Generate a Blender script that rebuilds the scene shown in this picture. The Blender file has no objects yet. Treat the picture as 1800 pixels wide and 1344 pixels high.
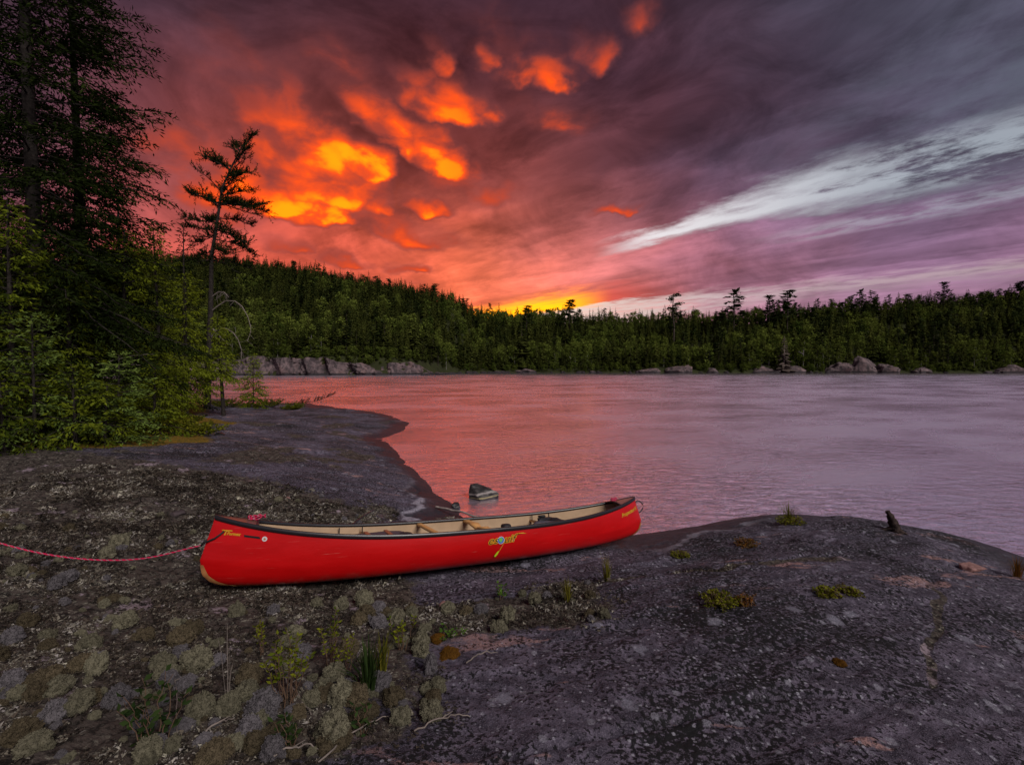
import bpy, bmesh, math, random
import numpy as np
from mathutils import Vector, Matrix, noise as mnoise

SC = bpy.context.scene
COL = SC.collection
R = math.radians
rng = np.random.default_rng(11)
random.seed(11)

# ------------------------------------------------------------------ camera
CAM = np.array([0.0, 0.0, 2.35])           # eye 2.35 m above the lake
FPX, PITCH = 850.0, math.atan(27 / 850.0)  # 17 mm lens, looking slightly down
cd = bpy.data.cameras.new('camera')
cd.sensor_width = 36.0
cd.lens = 17.0
cd.clip_start = 0.05
cd.clip_end = 20000
cam = bpy.data.objects.new('camera', cd)
COL.objects.link(cam)
cam.location = CAM
cam.rotation_euler = (R(90) - PITCH, 0, 0)
SC.camera = cam

SC.view_settings.view_transform = 'Standard'
SC.view_settings.look = 'None'
SC.view_settings.exposure = 0.0
SC.view_settings.gamma = 1.0
SC.view_settings.use_curve_mapping = False
SC.render.engine = 'CYCLES'
SC.cycles.max_bounces = 6
SC.cycles.transparent_max_bounces = 6
SC.cycles.caustics_reflective = False
SC.cycles.caustics_refractive = False


def ray(px, py):
    """direction of a picture point (1800 x 1344 frame)"""
    a, b = (px - 900) / FPX, -(py - 672) / FPX
    c, s = math.cos(PITCH), math.sin(PITCH)
    d = np.array([a, c + b * s, b * c - s])
    return d / np.linalg.norm(d)


def at_z(px, py, z):
    """where the line of sight through a picture point meets height z"""
    d = ray(px, py)
    return CAM + d * ((z - CAM[2]) / d[2])


def at_y(px, py, y):
    d = ray(px, py)
    return CAM + d * (y / d[1])


# ------------------------------------------------- node expression helpers
class E:
    """a socket (or constant) in a node tree that can be calculated with"""
    def __init__(self, g, s):
        self.g, self.s = g, s

    def _b(self, op, o, rev=False):
        a, b = (o, self) if rev else (self, o)
        return self.g.math(op, a, b)
    def __add__(self, o): return self._b('ADD', o)
    def __radd__(self, o): return self._b('ADD', o)
    def __sub__(self, o): return self._b('SUBTRACT', o)
    def __rsub__(self, o): return self._b('SUBTRACT', o, True)
    def __mul__(self, o): return self._b('MULTIPLY', o)
    def __rmul__(self, o): return self._b('MULTIPLY', o)
    def __truediv__(self, o): return self._b('DIVIDE', o)
    def __rtruediv__(self, o): return self._b('DIVIDE', o, True)
    def __neg__(self): return self._b('MULTIPLY', -1.0)
    def max(self, o): return self._b('MAXIMUM', o)
    def min(self, o): return self._b('MINIMUM', o)
    def pow(self, o): return self._b('POWER', o)
    def sm(self, a, b, lo=0.0, hi=1.0): return self.g.smooth(self, a, b, lo, hi)


class G:
    def __init__(self, nt):
        self.nt = nt
        nt.nodes.clear()

    def node(self, t):
        return self.nt.nodes.new(t)

    def put(self, sock, v):
        if isinstance(v, E):
            self.nt.links.new(v.s, sock)
        elif isinstance(v, bpy.types.NodeSocket):
            self.nt.links.new(v, sock)
        else:
            if sock.type == 'RGBA' and not isinstance(v, (int, float)) and len(v) == 3:
                v = (*v, 1)
            sock.default_value = v

    def math(self, op, a, b=0.0, c=None, clamp=False):
        n = self.node('ShaderNodeMath')
        n.operation = op
        n.use_clamp = clamp
        self.put(n.inputs[0], a)
        self.put(n.inputs[1], b)
        if c is not None:
            self.put(n.inputs[2], c)
        return E(self, n.outputs[0])

    def vmath(self, op, a, b=None, scale=None):
        n = self.node('ShaderNodeVectorMath')
        n.operation = op
        self.put(n.inputs[0], a)
        if b is not None:
            self.put(n.inputs[1], b)
        if scale is not None:
            self.put(n.inputs['Scale'], scale)
        return E(self, n.outputs['Value' if op in ('DOT_PRODUCT', 'LENGTH', 'DISTANCE') else 'Vector'])

    def smooth(self, v, a, b, lo=0.0, hi=1.0, lin=False):
        n = self.node('ShaderNodeMapRange')
        n.interpolation_type = 'LINEAR' if lin else 'SMOOTHSTEP'
        self.put(n.inputs['Value'], v)
        for k, x in (('From Min', a), ('From Max', b), ('To Min', lo), ('To Max', hi)):
            self.put(n.inputs[k], x)
        return E(self, n.outputs['Result'])

    def xyz(self, v):
        n = self.node('ShaderNodeSeparateXYZ')
        self.put(n.inputs[0], v)
        return [E(self, o) for o in n.outputs]

    def vec(self, x=0.0, y=0.0, z=0.0):
        n = self.node('ShaderNodeCombineXYZ')
        for i, k in enumerate((x, y, z)):
            self.put(n.inputs[i], k)
        return E(self, n.outputs[0])

    def noise(self, v, scale=1.0, detail=4.0, rough=0.5, dist=0.0, col=False, lac=2.0):
        n = self.node('ShaderNodeTexNoise')
        self.put(n.inputs['Vector'], v)
        self.put(n.inputs['Scale'], scale)
        n.inputs['Detail'].default_value = detail
        n.inputs['Roughness'].default_value = rough
        n.inputs['Lacunarity'].default_value = lac
        n.inputs['Distortion'].default_value = dist
        return E(self, n.outputs['Color' if col else 'Fac'])

    def voro(self, v, scale=1.0, feature='F1', out='Distance', rand=1.0):
        n = self.node('ShaderNodeTexVoronoi')
        n.feature = feature
        self.put(n.inputs['Vector'], v)
        n.inputs['Scale'].default_value = scale
        n.inputs['Randomness'].default_value = rand
        return E(self, n.outputs[out])

    def mix(self, f, a, b, mode='MIX'):
        n = self.node('ShaderNodeMix')
        n.data_type = 'RGBA'
        n.blend_type = mode
        n.clamp_factor = True
        self.put(n.inputs[0], f)
        self.put(n.inputs[6], a)
        self.put(n.inputs[7], b)
        return E(self, n.outputs[2])

    def ramp(self, f, stops):
        n = self.node('ShaderNodeValToRGB')
        cr = n.color_ramp
        while len(cr.elements) < len(stops):
            cr.elements.new(0.5)
        for e, (p, c) in zip(cr.elements, stops):
            e.position = p
            e.color = (*c, 1) if len(c) == 3 else c
        self.put(n.inputs[0], f)
        return E(self, n.outputs[0])

    def attr(self, name, out='Fac'):
        n = self.node('ShaderNodeAttribute')
        n.attribute_name = name
        return E(self, n.outputs[out])


def lin(r, g, b):
    """an 8-bit picture colour as linear light"""
    return tuple(((c / 255) / 12.92 if c <= 10 else (((c / 255) + 0.055) / 1.055) ** 2.4) for c in (r, g, b))


# -------------------------------------------------------------------- sun
SUN_AZ, SUN_EL = R(142), R(38)         # soft light from the bright sky at the photographer's back
sd = bpy.data.lights.new('sun', 'SUN')
sd.energy = 3.2
sd.angle = R(26)
sd.color = (1.0, 0.93, 0.88)
sun = bpy.data.objects.new('sun', sd)
COL.objects.link(sun)
sv = Vector((math.sin(SUN_AZ) * math.cos(SUN_EL), math.cos(SUN_AZ) * math.cos(SUN_EL), math.sin(SUN_EL)))
sun.rotation_euler = sv.to_track_quat('Z', 'Y').to_euler()

# -------------------------------------------------------------------- sky
W = bpy.data.worlds.new('World')
SC.world = W
W.use_nodes = True


def build_sky():
    g = G(W.node_tree)
    tc = g.node('ShaderNodeTexCoord')
    D = g.vmath('NORMALIZE', E(g, tc.outputs['Generated']))
    x, y, z = g.xyz(D)
    zc = z.max(0.0)
    # smooth colours of the cloud deck, anchored to directions in the sky
    pts = [  # px, py, colour, sharpness
        (60, 60, (52, 45, 58), 40), (380, 60, (38, 30, 42), 40), (230, 250, (98, 72, 90), 40), (330, 380, (176, 80, 78), 70),
        (650, 80, (48, 37, 52), 40), (560, 250, (116, 60, 64), 50), (520, 420, (216, 102, 90), 70), (760, 380, (158, 66, 62), 60),
        (900, 230, (80, 46, 56), 45), (1000, 60, (42, 31, 43), 40), (1250, 180, (68, 42, 52), 45), (1450, 40, (46, 35, 46), 40),
        (1760, 40, (58, 60, 76), 50), (1650, 200, (104, 108, 126), 60), (1100, 330, (112, 62, 74), 60), (1330, 330, (98, 80, 100), 60),
        (1500, 340, (100, 92, 128), 60), (1750, 310, (100, 98, 124), 60), (1350, 420, (148, 104, 132), 80), (1600, 410, (108, 80, 112), 80),
        (700, 480, (242, 124, 102), 90), (950, 450, (208, 116, 114), 90), (1080, 470, (212, 126, 128), 90), (1700, 480, (150, 98, 124), 90),
        (1250, 490, (188, 110, 118), 120), (850, 520, (250, 134, 92), 150), (1400, 530, (196, 130, 146), 120), (1750, 530, (150, 92, 112), 120),
        (450, 470, (238, 104, 78), 100), (1180, 560, (228, 110, 80), 300), (200, 520, (150, 78, 80), 80),
    ]
    dirs = [(ray(a, b), lin(*c), k) for a, b, c, k in pts]
    # the sky carries on, calmer and duskier, overhead, to the sides and behind
    for az, el, c, k in ((0, 75, (62, 50, 64), 10), (-75, 20, (92, 68, 84), 14), (-75, 50, (60, 50, 64), 12), (75, 20, (130, 112, 142), 14),
                         (75, 50, (84, 84, 102), 12), (130, 25, (124, 108, 128), 8), (-130, 25, (116, 98, 116), 8), (180, 20, (126, 110, 128), 8),
                         (180, 60, (92, 84, 102), 8)):
        a, e = R(az), R(el)
        dirs.append((np.array([math.sin(a) * math.cos(e), math.cos(a) * math.cos(e), math.sin(e)]), lin(*c), k))
    dv = np.array([d for d, c, k in dirs]); dc = np.array([c for d, c, k in dirs]); dk = np.array([float(k) for d, c, k in dirs])
    azd0 = g.math('ARCTAN2', x, y) * (180 / math.pi)
    eld0 = g.math('ARCSINE', z) * (180 / math.pi)
    wob = g.xyz(g.noise(g.vmath('MULTIPLY', D, (1, 1, 1.6)), 3.6, 3, 0.55, col=True))
    azw = azd0 + (wob[0] - 0.5) * 20.0
    elw = eld0 + (wob[1] - 0.5) * 9.0
    AZ = [-180, -130, -95, -75, -62, -54, -48, -42, -36, -30, -25, -20, -15, -10, -5, 0, 5, 10, 15, 20, 25, 30, 36, 42, 48, 54, 62, 75, 95, 130, 180]
    EL = [3, 7, 11, 16, 22, 30, 40, 60]
    base = None
    for i, el in enumerate(EL):
        stops = []
        for az in AZ:
            a, e = R(az), R(el)
            v = np.array([math.sin(a) * math.cos(e), math.cos(a) * math.cos(e), math.sin(e)])
            w = np.exp(dk * (dv @ v - 1)) + 1e-12
            stops.append(((az + 180) / 360, tuple((dc * w[:, None]).sum(0) / w.sum())))
        c = g.ramp(g.math('MULTIPLY_ADD', azw, 1 / 360, 0.5), stops)
        base = c if base is None else g.mix(g.smooth(elw, EL[i - 1], el, lin=True), base, c)
    # cloud-layer coordinates: bands run towards a point on the horizon low at the left
    a0 = math.atan((250 - 900) / 850)
    ca, sa = math.cos(a0), math.sin(a0)
    xl = x * ca - y * sa
    yl = x * sa + y * ca
    q0 = xl / (zc + 0.02)
    r0 = yl / (zc + 0.12)
    st = g.vec(q0 * 1.1, r0 * 0.5, 0.0)
    wn = g.noise(st, 1.2, 3, 0.55)
    wf = g.noise(g.vec(q0 * 2.0, r0 * 1.5, 3.0), 2.0, 6, 0.66)
    q = q0 + (wn - 0.5) * 1.1 + (wf - 0.5) * 0.5
    # soft bands and billows through the deck
    s1 = g.noise(g.vec(q * 0.8, r0 * 0.35, 7.0), 1.4, 4, 0.52)
    s2 = g.noise(g.vmath('MULTIPLY', D, (1, 1, 1.9)), 5.0, 6, 0.6, 0.7)
    lum = g.smooth(s1, 0.28, 0.72, g.smooth(z, 0.03, 0.25, 1.06, 0.55), g.smooth(z, 0.03, 0.25, 1.42, 1.35)) * g.smooth(s2, 0.32, 0.68, 0.70, 1.36) * g.smooth(wf, 0.3, 0.7, 0.86, 1.16)
    base = g.vmath('SCALE', base, scale=lum)
    azd, eld = azd0, eld0
    gain = g.smooth(g.vmath('DOT_PRODUCT', D, tuple(ray(680, 500))), 0.84, 1.0, 1.0, 1.32)
    base = g.vmath('MULTIPLY', base, g.vec(gain, g.math('MULTIPLY_ADD', gain, 0.12, 0.88), g.math('MULTIPLY_ADD', gain, -0.7, 1.7)))
    base0 = base
    # clear sky seen through the breaks
    sky = g.node('ShaderNodeTexSky')
    sky.sky_type = 'NISHITA'
    sky.sun_disc = False
    sky.sun_elevation = SUN_EL
    sky.sun_rotation = SUN_AZ
    nish = g.vmath('SCALE', E(g, sky.outputs[0]), scale=0.10)
    clear = g.mix(0.9, nish, g.mix(g.smooth(azd, 8, 44), (1.0, 0.92, 0.92), (0.50, 0.55, 0.61)))
    front = g.smooth(y, -0.2, 0.2)
    rag = g.noise(g.vec(q0 * 3.4, r0 * 2.6, 1.0), 1.6, 7, 0.68)
    fr = g.smooth(azd, 9, 17) * front
    c1 = 2.92
    wid = g.smooth(azd, 10, 46, 0.16, 0.46)
    off = (q - c1) / wid
    g1 = g.smooth(g.math('ABSOLUTE', off), 1.2, 0.1) * fr
    g1 = g1 * g.smooth(rag, g.smooth(azd, 20, 44, 0.10, 0.42), g.smooth(azd, 20, 44, 0.46, 0.60))
    # a paler, bluish veil above the break on the far side
    veil = g.smooth(off, -4.0, -0.6) * g.smooth(off, 1.5, 0.0) * g.smooth(azd, 18, 46) * front
    base = g.mix(veil * g.smooth(wf, 0.3, 0.7, 0.05, 0.7), base, (0.11, 0.128, 0.165))
    g2 = g.smooth(g.math('ABSOLUTE', q - 3.7), 0.42, 0.05) * g.smooth(azd, 24, 38) * front * g.smooth(rag, 0.36, 0.62)
    base = g.mix(g.math('MAXIMUM', g1 * g.smooth(azd, 22, 46, 0.95, 0.65), g2 * 0.4), base, clear)
    # pale break under the deck near the horizon
    edge = 4.75 + g.smooth(azd, 5, 45, 0.0, 0.7)
    qe = q0 + (wf - 0.5) * 1.0 + (wn - 0.5) * 0.5 + (rag - 0.5) * 0.6
    gap = g.smooth(qe - edge, 0.0, g.smooth(azd, 6, 30, 0.2, 0.8)) * g.smooth(azd, -9, -5) * front
    fade = g.smooth(qe - edge, g.smooth(azd, 6, 34, 6.0, 1.5), g.smooth(azd, 6, 34, 1.2, 0.2), 0.12, 1.0)
    lowc = g.mix(g.smooth(azd, 0, 26), (0.95, 0.74, 0.62), (0.60, 0.47, 0.48))
    base = g.mix(gap * fade * g.smooth(rag, 0.28, 0.6, g.smooth(azd, 4, 20, 0.9, 0.18), 1.0) * g.smooth(azd, 20, 48, 0.95, 0.8), base, lowc)
    # burning underside of the deck's edge by the sunset
    rim = g.smooth(qe - edge, -1.3, 0.02) * g.smooth(qe - edge, 0.22, 0.03) * g.smooth(azd, 20, 6) * g.smooth(azd, -14, -6) * g.smooth(y, -0.2, 0.2)
    base = g.mix(rim * 0.85, base, g.mix(g.smooth(azd, 12, 1), (0.85, 0.07, 0.03), (1.5, 0.36, 0.02)))
    rim2 = g.smooth(qe - edge, -0.95, -0.05) * g.smooth(qe - edge, 0.4, 0.08) * g.smooth(azd, 12, 5) * g.smooth(azd, -12, -5)
    base = g.mix(rim2 * g.smooth(y, -0.2, 0.2), base, (2.2, 0.78, 0.01))
    streaked, base = base, base0
    # hanging pouches lit orange from below
    P = g.vec(azd, eld, 0.0)
    n1 = g.vmath('SUBTRACT', g.noise(g.vec(azd, eld * 1.3, 0.0), 0.17, 4, 0.52, col=True), (0.5, 0.5, 0.5))
    P = g.vmath('ADD', P, g.vmath('MULTIPLY', n1, (7.0, 4.0, 0.0)))
    lumps = [  # px, py, half width, half height (picture px), strength, tilt
        (600, 352, 105, 46, 1.1, .1), (510, 366, 110, 38, 1.0, .05), (592, 394, 52, 26, 1.1, 0), (655, 304, 78, 36, .98, .1), (690, 240, 78, 36, .90, .25),
        (590, 310, 150, 60, .70, .3), (785, 298, 74, 36, .95, .2), (715, 272, 70, 20, .7, .3), (805, 208, 78, 36, 1.0, .05), (862, 204, 46, 20, .62, .1),
        (780, 134, 34, 28, .62, .0), (925, 150, 40, 30, .82, .15), (878, 118, 30, 20, .74, 0), (972, 162, 38, 24, .80, .1), (1058, 118, 50, 30, .72, .1),
        (960, 130, 110, 44, .46, .1), (1132, 48, 50, 28, .42, .1), (668, 374, 44, 30, .66, .1), (775, 374, 52, 18, .66, 0), (650, 190, 100, 44, .46, .3),
        (540, 260, 140, 60, .5, .35), (750, 424, 120, 24, .5, .1), (1095, 364, 60, 9, .36, -.2), (740, 477, 44, 10, .72, 0),
        (628, 464, 52, 9, .66, 0), (524, 438, 46, 16, .5, 0), (450, 500, 120, 20, .66, 0), (420, 372, 110, 70, .62, .1), (650, 508, 160, 16, .55, 0),
        (1000, 236, 70, 30, .36, .1), (850, 352, 120, 40, .42, .1),
    ]
    fire = None
    for px, py, w, h, s, t in lumps:
        d = ray(px, py)
        az, el = math.degrees(math.atan2(d[0], d[1])), math.degrees(math.asin(d[2]))
        kk = 850 * math.pi / 180
        ca_ = math.cos(R(az))
        n = g.node('ShaderNodeMapping')
        n.vector_type = 'TEXTURE'
        n.inputs['Location'].default_value = (az, el, 0)
        n.inputs['Rotation'].default_value = (0, 0, -t)
        n.inputs['Scale'].default_value = (0.86 * w / (kk / ca_ ** 2), 0.74 * h / (kk / ca_), 1)
        g.put(n.inputs['Vector'], P)
        V = E(g, n.outputs[0])
        m = g.math('MULTIPLY_ADD', g.vmath('DOT_PRODUCT', V, (-0.34, 0.58, 0)), 1.0, 1.0) - g.vmath('LENGTH', V)
        m = m * s
        fire = m if fire is None else fire.max(m)
    fire = g.smooth(fire, -0.10, 0.66, lin=True)
    pouch = g.voro(g.vmath('MULTIPLY', P, (0.22, 0.36, 1.0)), 1.0, 'SMOOTH_F1')
    fire = fire * g.smooth(pouch, 0.15, 0.75, 1.12, 0.72)
    fire = fire * g.smooth(g.noise(g.vec(azd, eld * 1.7, 0.0), 0.22, 4, 0.5, 0.3), 0.3, 0.65, 0.6, 1.12) * g.smooth(y, 0.0, 0.2) * g.smooth(eld, 20, 36, 1.0, 0.6)
    warm = g.smooth(g.vmath('DOT_PRODUCT', D, tuple(ray(560, 400))), 0.90, 1.0)
    hot = g.mix(warm, (1.5, 0.085, 0.012), (3.6, 0.42, 0.006))
    fcol = g.ramp(fire, [(0.0, (0.12, 0.045, 0.055)), (0.3, (0.26, 0.055, 0.05)), (0.55, (0.62, 0.07, 0.028)), (0.8, (1.1, 0.10, 0.014)), (1.0, (1.9, 0.20, 0.008))])
    fcol = g.mix(g.smooth(fire, 0.74, 1.2), fcol, hot)
    base = g.mix(g.smooth(fire, 0.05, 0.62), base, fcol)
    burning = base
    line = g.math('MULTIPLY_ADD', (azd + 5.0).max(0.0), 0.32, 9.5) - g.math('LESS_THAN', azd, -12.5) * 30.0
    upper = g.math('GREATER_THAN', eld, line) * g.math('LESS_THAN', azd, 24.0) * g.math('GREATER_THAN', azd, -62.0)
    lower = g.math('GREATER_THAN', azd, -12.5) * g.math('GREATER_THAN', y, -0.2)

    def back(c):
        n = g.node('ShaderNodeBackground')
        g.put(n.inputs['Color'], c)
        n.inputs['Strength'].default_value = 1.0
        return n.outputs[0]

    def choose(f, a, b):
        n = g.node('ShaderNodeMixShader')
        g.put(n.inputs[0], f)
        g.put(n.inputs[1], a)
        g.put(n.inputs[2], b)
        return n.outputs[0]
    out = g.node('ShaderNodeOutputWorld')
    g.nt.links.new(choose(upper, choose(lower, back(base0), back(streaked)), back(burning)), out.inputs['Surface'])


build_sky()
W.cycles.sampling_method = 'MANUAL'
W.cycles.sample_map_resolution = 512

# ------------------------------------------------------------ mesh helpers
def mesh_np(name, V, F, mats, mi=None, tint=None, smooth=False, attrs=None):
    """mesh from arrays; F is (n,3) or (n,4)"""
    V = np.asarray(V, np.float32); F = np.asarray(F, np.int32)
    me = bpy.data.meshes.new(name)
    n, k = F.shape
    me.vertices.add(len(V)); me.vertices.foreach_set('co', V.ravel())
    me.loops.add(n * k); me.loops.foreach_set('vertex_index', F.ravel())
    me.polygons.add(n)
    me.polygons.foreach_set('loop_start', np.arange(0, n * k, k, dtype=np.int32))
    me.polygons.foreach_set('loop_total', np.full(n, k, np.int32))
    if smooth:
        me.polygons.foreach_set('use_smooth', np.ones(n, bool))
    for m in (mats if isinstance(mats, (list, tuple)) else [mats]):
        me.materials.append(m)
    if mi is not None:
        me.polygons.foreach_set('material_index', np.asarray(mi, np.int32))
    if tint is not None:
        a = me.attributes.new('tint', 'FLOAT', 'FACE')
        a.data.foreach_set('value', np.asarray(tint, np.float32))
    for k_, v in (attrs or {}).items():
        a = me.attributes.new(k_, 'FLOAT', 'POINT')
        a.data.foreach_set('value', np.asarray(v, np.float32))
    me.update(calc_edges=True)
    return me


def put(name, me, parent=None, label=None, cat=None, group=None, kind=None, loc=None, rot=None, scale=None):
    o = bpy.data.objects.new(name, me)
    COL.objects.link(o)
    if parent is not None:
        o.parent = parent
    if label: o['label'] = label
    if cat: o['category'] = cat
    if group: o['group'] = group
    if kind: o['kind'] = kind
    if loc is not None: o.location = loc
    if rot is not None: o.rotation_euler = rot
    if scale is not None: o.scale = (scale,) * 3 if isinstance(scale, (int, float)) else scale
    return o


class Soup:
    """collects triangles / quads (quads are cut) with a material index and a tint"""
    def __init__(self):
        self.v, self.f, self.m, self.t, self.n = [], [], [], [], 0

    def add(self, V, F, m=0, t=0.5):
        V = np.asarray(V, float); F = np.asarray(F, int)
        if F.shape[1] == 4:
            F = np.concatenate([F[:, [0, 1, 2]], F[:, [0, 2, 3]]])
        self.v.append(V); self.f.append(F + self.n); self.n += len(V)
        self.m.append(np.full(len(F), m)); self.t.append(np.broadcast_to(t, (len(F),)) if np.ndim(t) == 0 else np.asarray(t))

    def tube(self, P, rad, k=6, m=0, t=0.5, cap=True):
        P = np.asarray(P, float); n = len(P)
        rad = np.broadcast_to(np.asarray(rad, float), (n,))
        T = np.gradient(P, axis=0); T /= np.linalg.norm(T, axis=1)[:, None] + 1e-9
        ref = np.array([0, 0, 1.0]) if abs(T[:, 2]).mean() < 0.8 else np.array([1.0, 0, 0])
        U = np.cross(T, ref); U /= np.linalg.norm(U, axis=1)[:, None] + 1e-9
        Wv = np.cross(T, U)
        a = np.arange(k) * 2 * np.pi / k
        V = (P[:, None] + rad[:, None, None] * (np.cos(a)[None, :, None] * U[:, None] + np.sin(a)[None, :, None] * Wv[:, None])).reshape(-1, 3)
        i, j = np.meshgrid(np.arange(n - 1), np.arange(k), indexing='ij')
        i, j = i.ravel(), j.ravel(); j2 = (j + 1) % k
        F = np.stack([i * k + j, i * k + j2, (i + 1) * k + j2, (i + 1) * k + j], 1)
        self.add(V, F, m, t)
        if cap:
            for e in (0, n - 1):
                Vc = np.concatenate([V[e * k:(e + 1) * k], P[e:e + 1]])
                Fc = np.stack([np.arange(k), (np.arange(k) + 1) % k, np.full(k, k)], 1)
                self.add(Vc, Fc, m, t)

    def box(self, c, size, rot=None, m=0, t=0.5):
        s = np.array([[x, y, z] for x in (-.5, .5) for y in (-.5, .5) for z in (-.5, .5)]) * np.asarray(size)
        if rot is not None:
            s = s @ np.array(rot).T
        self.add(s + np.asarray(c), [[0, 1, 3, 2], [4, 6, 7, 5], [0, 4, 5, 1], [2, 3, 7, 6], [0, 2, 6, 4], [1, 5, 7, 3]], m, t)

    def mesh(self, name, mats, smooth=False):
        return mesh_np(name, np.concatenate(self.v), np.concatenate(self.f), mats, np.concatenate(self.m), np.concatenate(self.t), smooth)


_LAT = np.random.default_rng(5).random((256, 256))


def vnoise(x, y):
    xi, yi = np.floor(x).astype(int), np.floor(y).astype(int)
    fx, fy = x - xi, y - yi
    fx = fx * fx * fx * (fx * (fx * 6 - 15) + 10); fy = fy * fy * fy * (fy * (fy * 6 - 15) + 10)
    a, b = _LAT[xi & 255, yi & 255], _LAT[(xi + 1) & 255, yi & 255]
    c, d = _LAT[xi & 255, (yi + 1) & 255], _LAT[(xi + 1) & 255, (yi + 1) & 255]
    return (a * (1 - fx) + b * fx) * (1 - fy) + (c * (1 - fx) + d * fx) * fy


def fbm(x, y, sc=1.0, oct=4, gain=0.5, seed=0.0):
    s, a, n = 0.0, 1.0, 0.0
    for o in range(oct):
        s = s + a * (vnoise(x * sc + 17.3 * o + seed, y * sc - 9.1 * o + seed * 1.7) - 0.5); n += a
        a *= gain; sc *= 2.03
    return s / n


def sstep(a, b, x):
    t = np.clip((x - a) / (b - a), 0, 1)
    return t * t * (3 - 2 * t)


# --------------------------------------------------------------- materials
MATS = {}


def material(name, build):
    m = bpy.data.materials.new(name)
    m.use_nodes = True
    g = G(m.node_tree)
    out = g.node('ShaderNodeOutputMaterial')
    g.nt.links.new(build(g), out.inputs['Surface'])
    MATS[name] = m
    return m


def prin(g, col, rough=0.7, normal=None, spec=0.5, metal=0.0, **kw):
    n = g.node('ShaderNodeBsdfPrincipled')
    g.put(n.inputs['Base Color'], col)
    g.put(n.inputs['Roughness'], rough)
    g.put(n.inputs['Specular IOR Level'], spec)
    g.put(n.inputs['Metallic'], metal)
    if normal is not None:
        g.put(n.inputs['Normal'], normal)
    for k, v in kw.items():
        g.put(n.inputs[k], v)
    return n.outputs[0]


def bump(g, h, dist=0.01, strength=1.0, normal=None):
    n = g.node('ShaderNodeBump')
    g.put(n.inputs['Height'], h)
    n.inputs['Distance'].default_value = dist
    n.inputs['Strength'].default_value = strength
    if normal is not None:
        g.put(n.inputs['Normal'], normal)
    return n.outputs[0]


def pos(g):
    return E(g, g.node('ShaderNodeNewGeometry').outputs['Position'])


def objpos(g):
    return E(g, g.node('ShaderNodeTexCoord').outputs['Object'])


def orand(g):
    return E(g, g.node('ShaderNodeObjectInfo').outputs['Random'])


def m_plain(name, col, rough=0.6, spec=0.4, var=0.15, scale=30.0, b=0.0):
    def f(g):
        p = objpos(g)
        n = g.noise(p, scale, 4, 0.6)
        c = g.vmath('SCALE', col, scale=g.smooth(n, 0.3, 0.7, 1 - var, 1 + var))
        return prin(g, c, rough, bump(g, n, b) if b else None, spec)
    return material(name, f)


def m_leaf(name, dark, light, trans=0.3, vary=0.25):
    def f(g):
        t = g.attr('tint')
        c = g.mix(t, dark, light)
        c = g.vmath('SCALE', c, scale=g.smooth(orand(g), 0, 1, 1 - vary, 1 + vary, lin=True))
        d = g.node('ShaderNodeBsdfDiffuse'); g.put(d.inputs['Color'], c)
        tr = g.node('ShaderNodeBsdfTranslucent'); g.put(tr.inputs['Color'], c)
        mx = g.node('ShaderNodeMixShader'); mx.inputs[0].default_value = trans
        g.nt.links.new(d.outputs[0], mx.inputs[1]); g.nt.links.new(tr.outputs[0], mx.inputs[2])
        return mx.outputs[0]
    return material(name, f)


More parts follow.
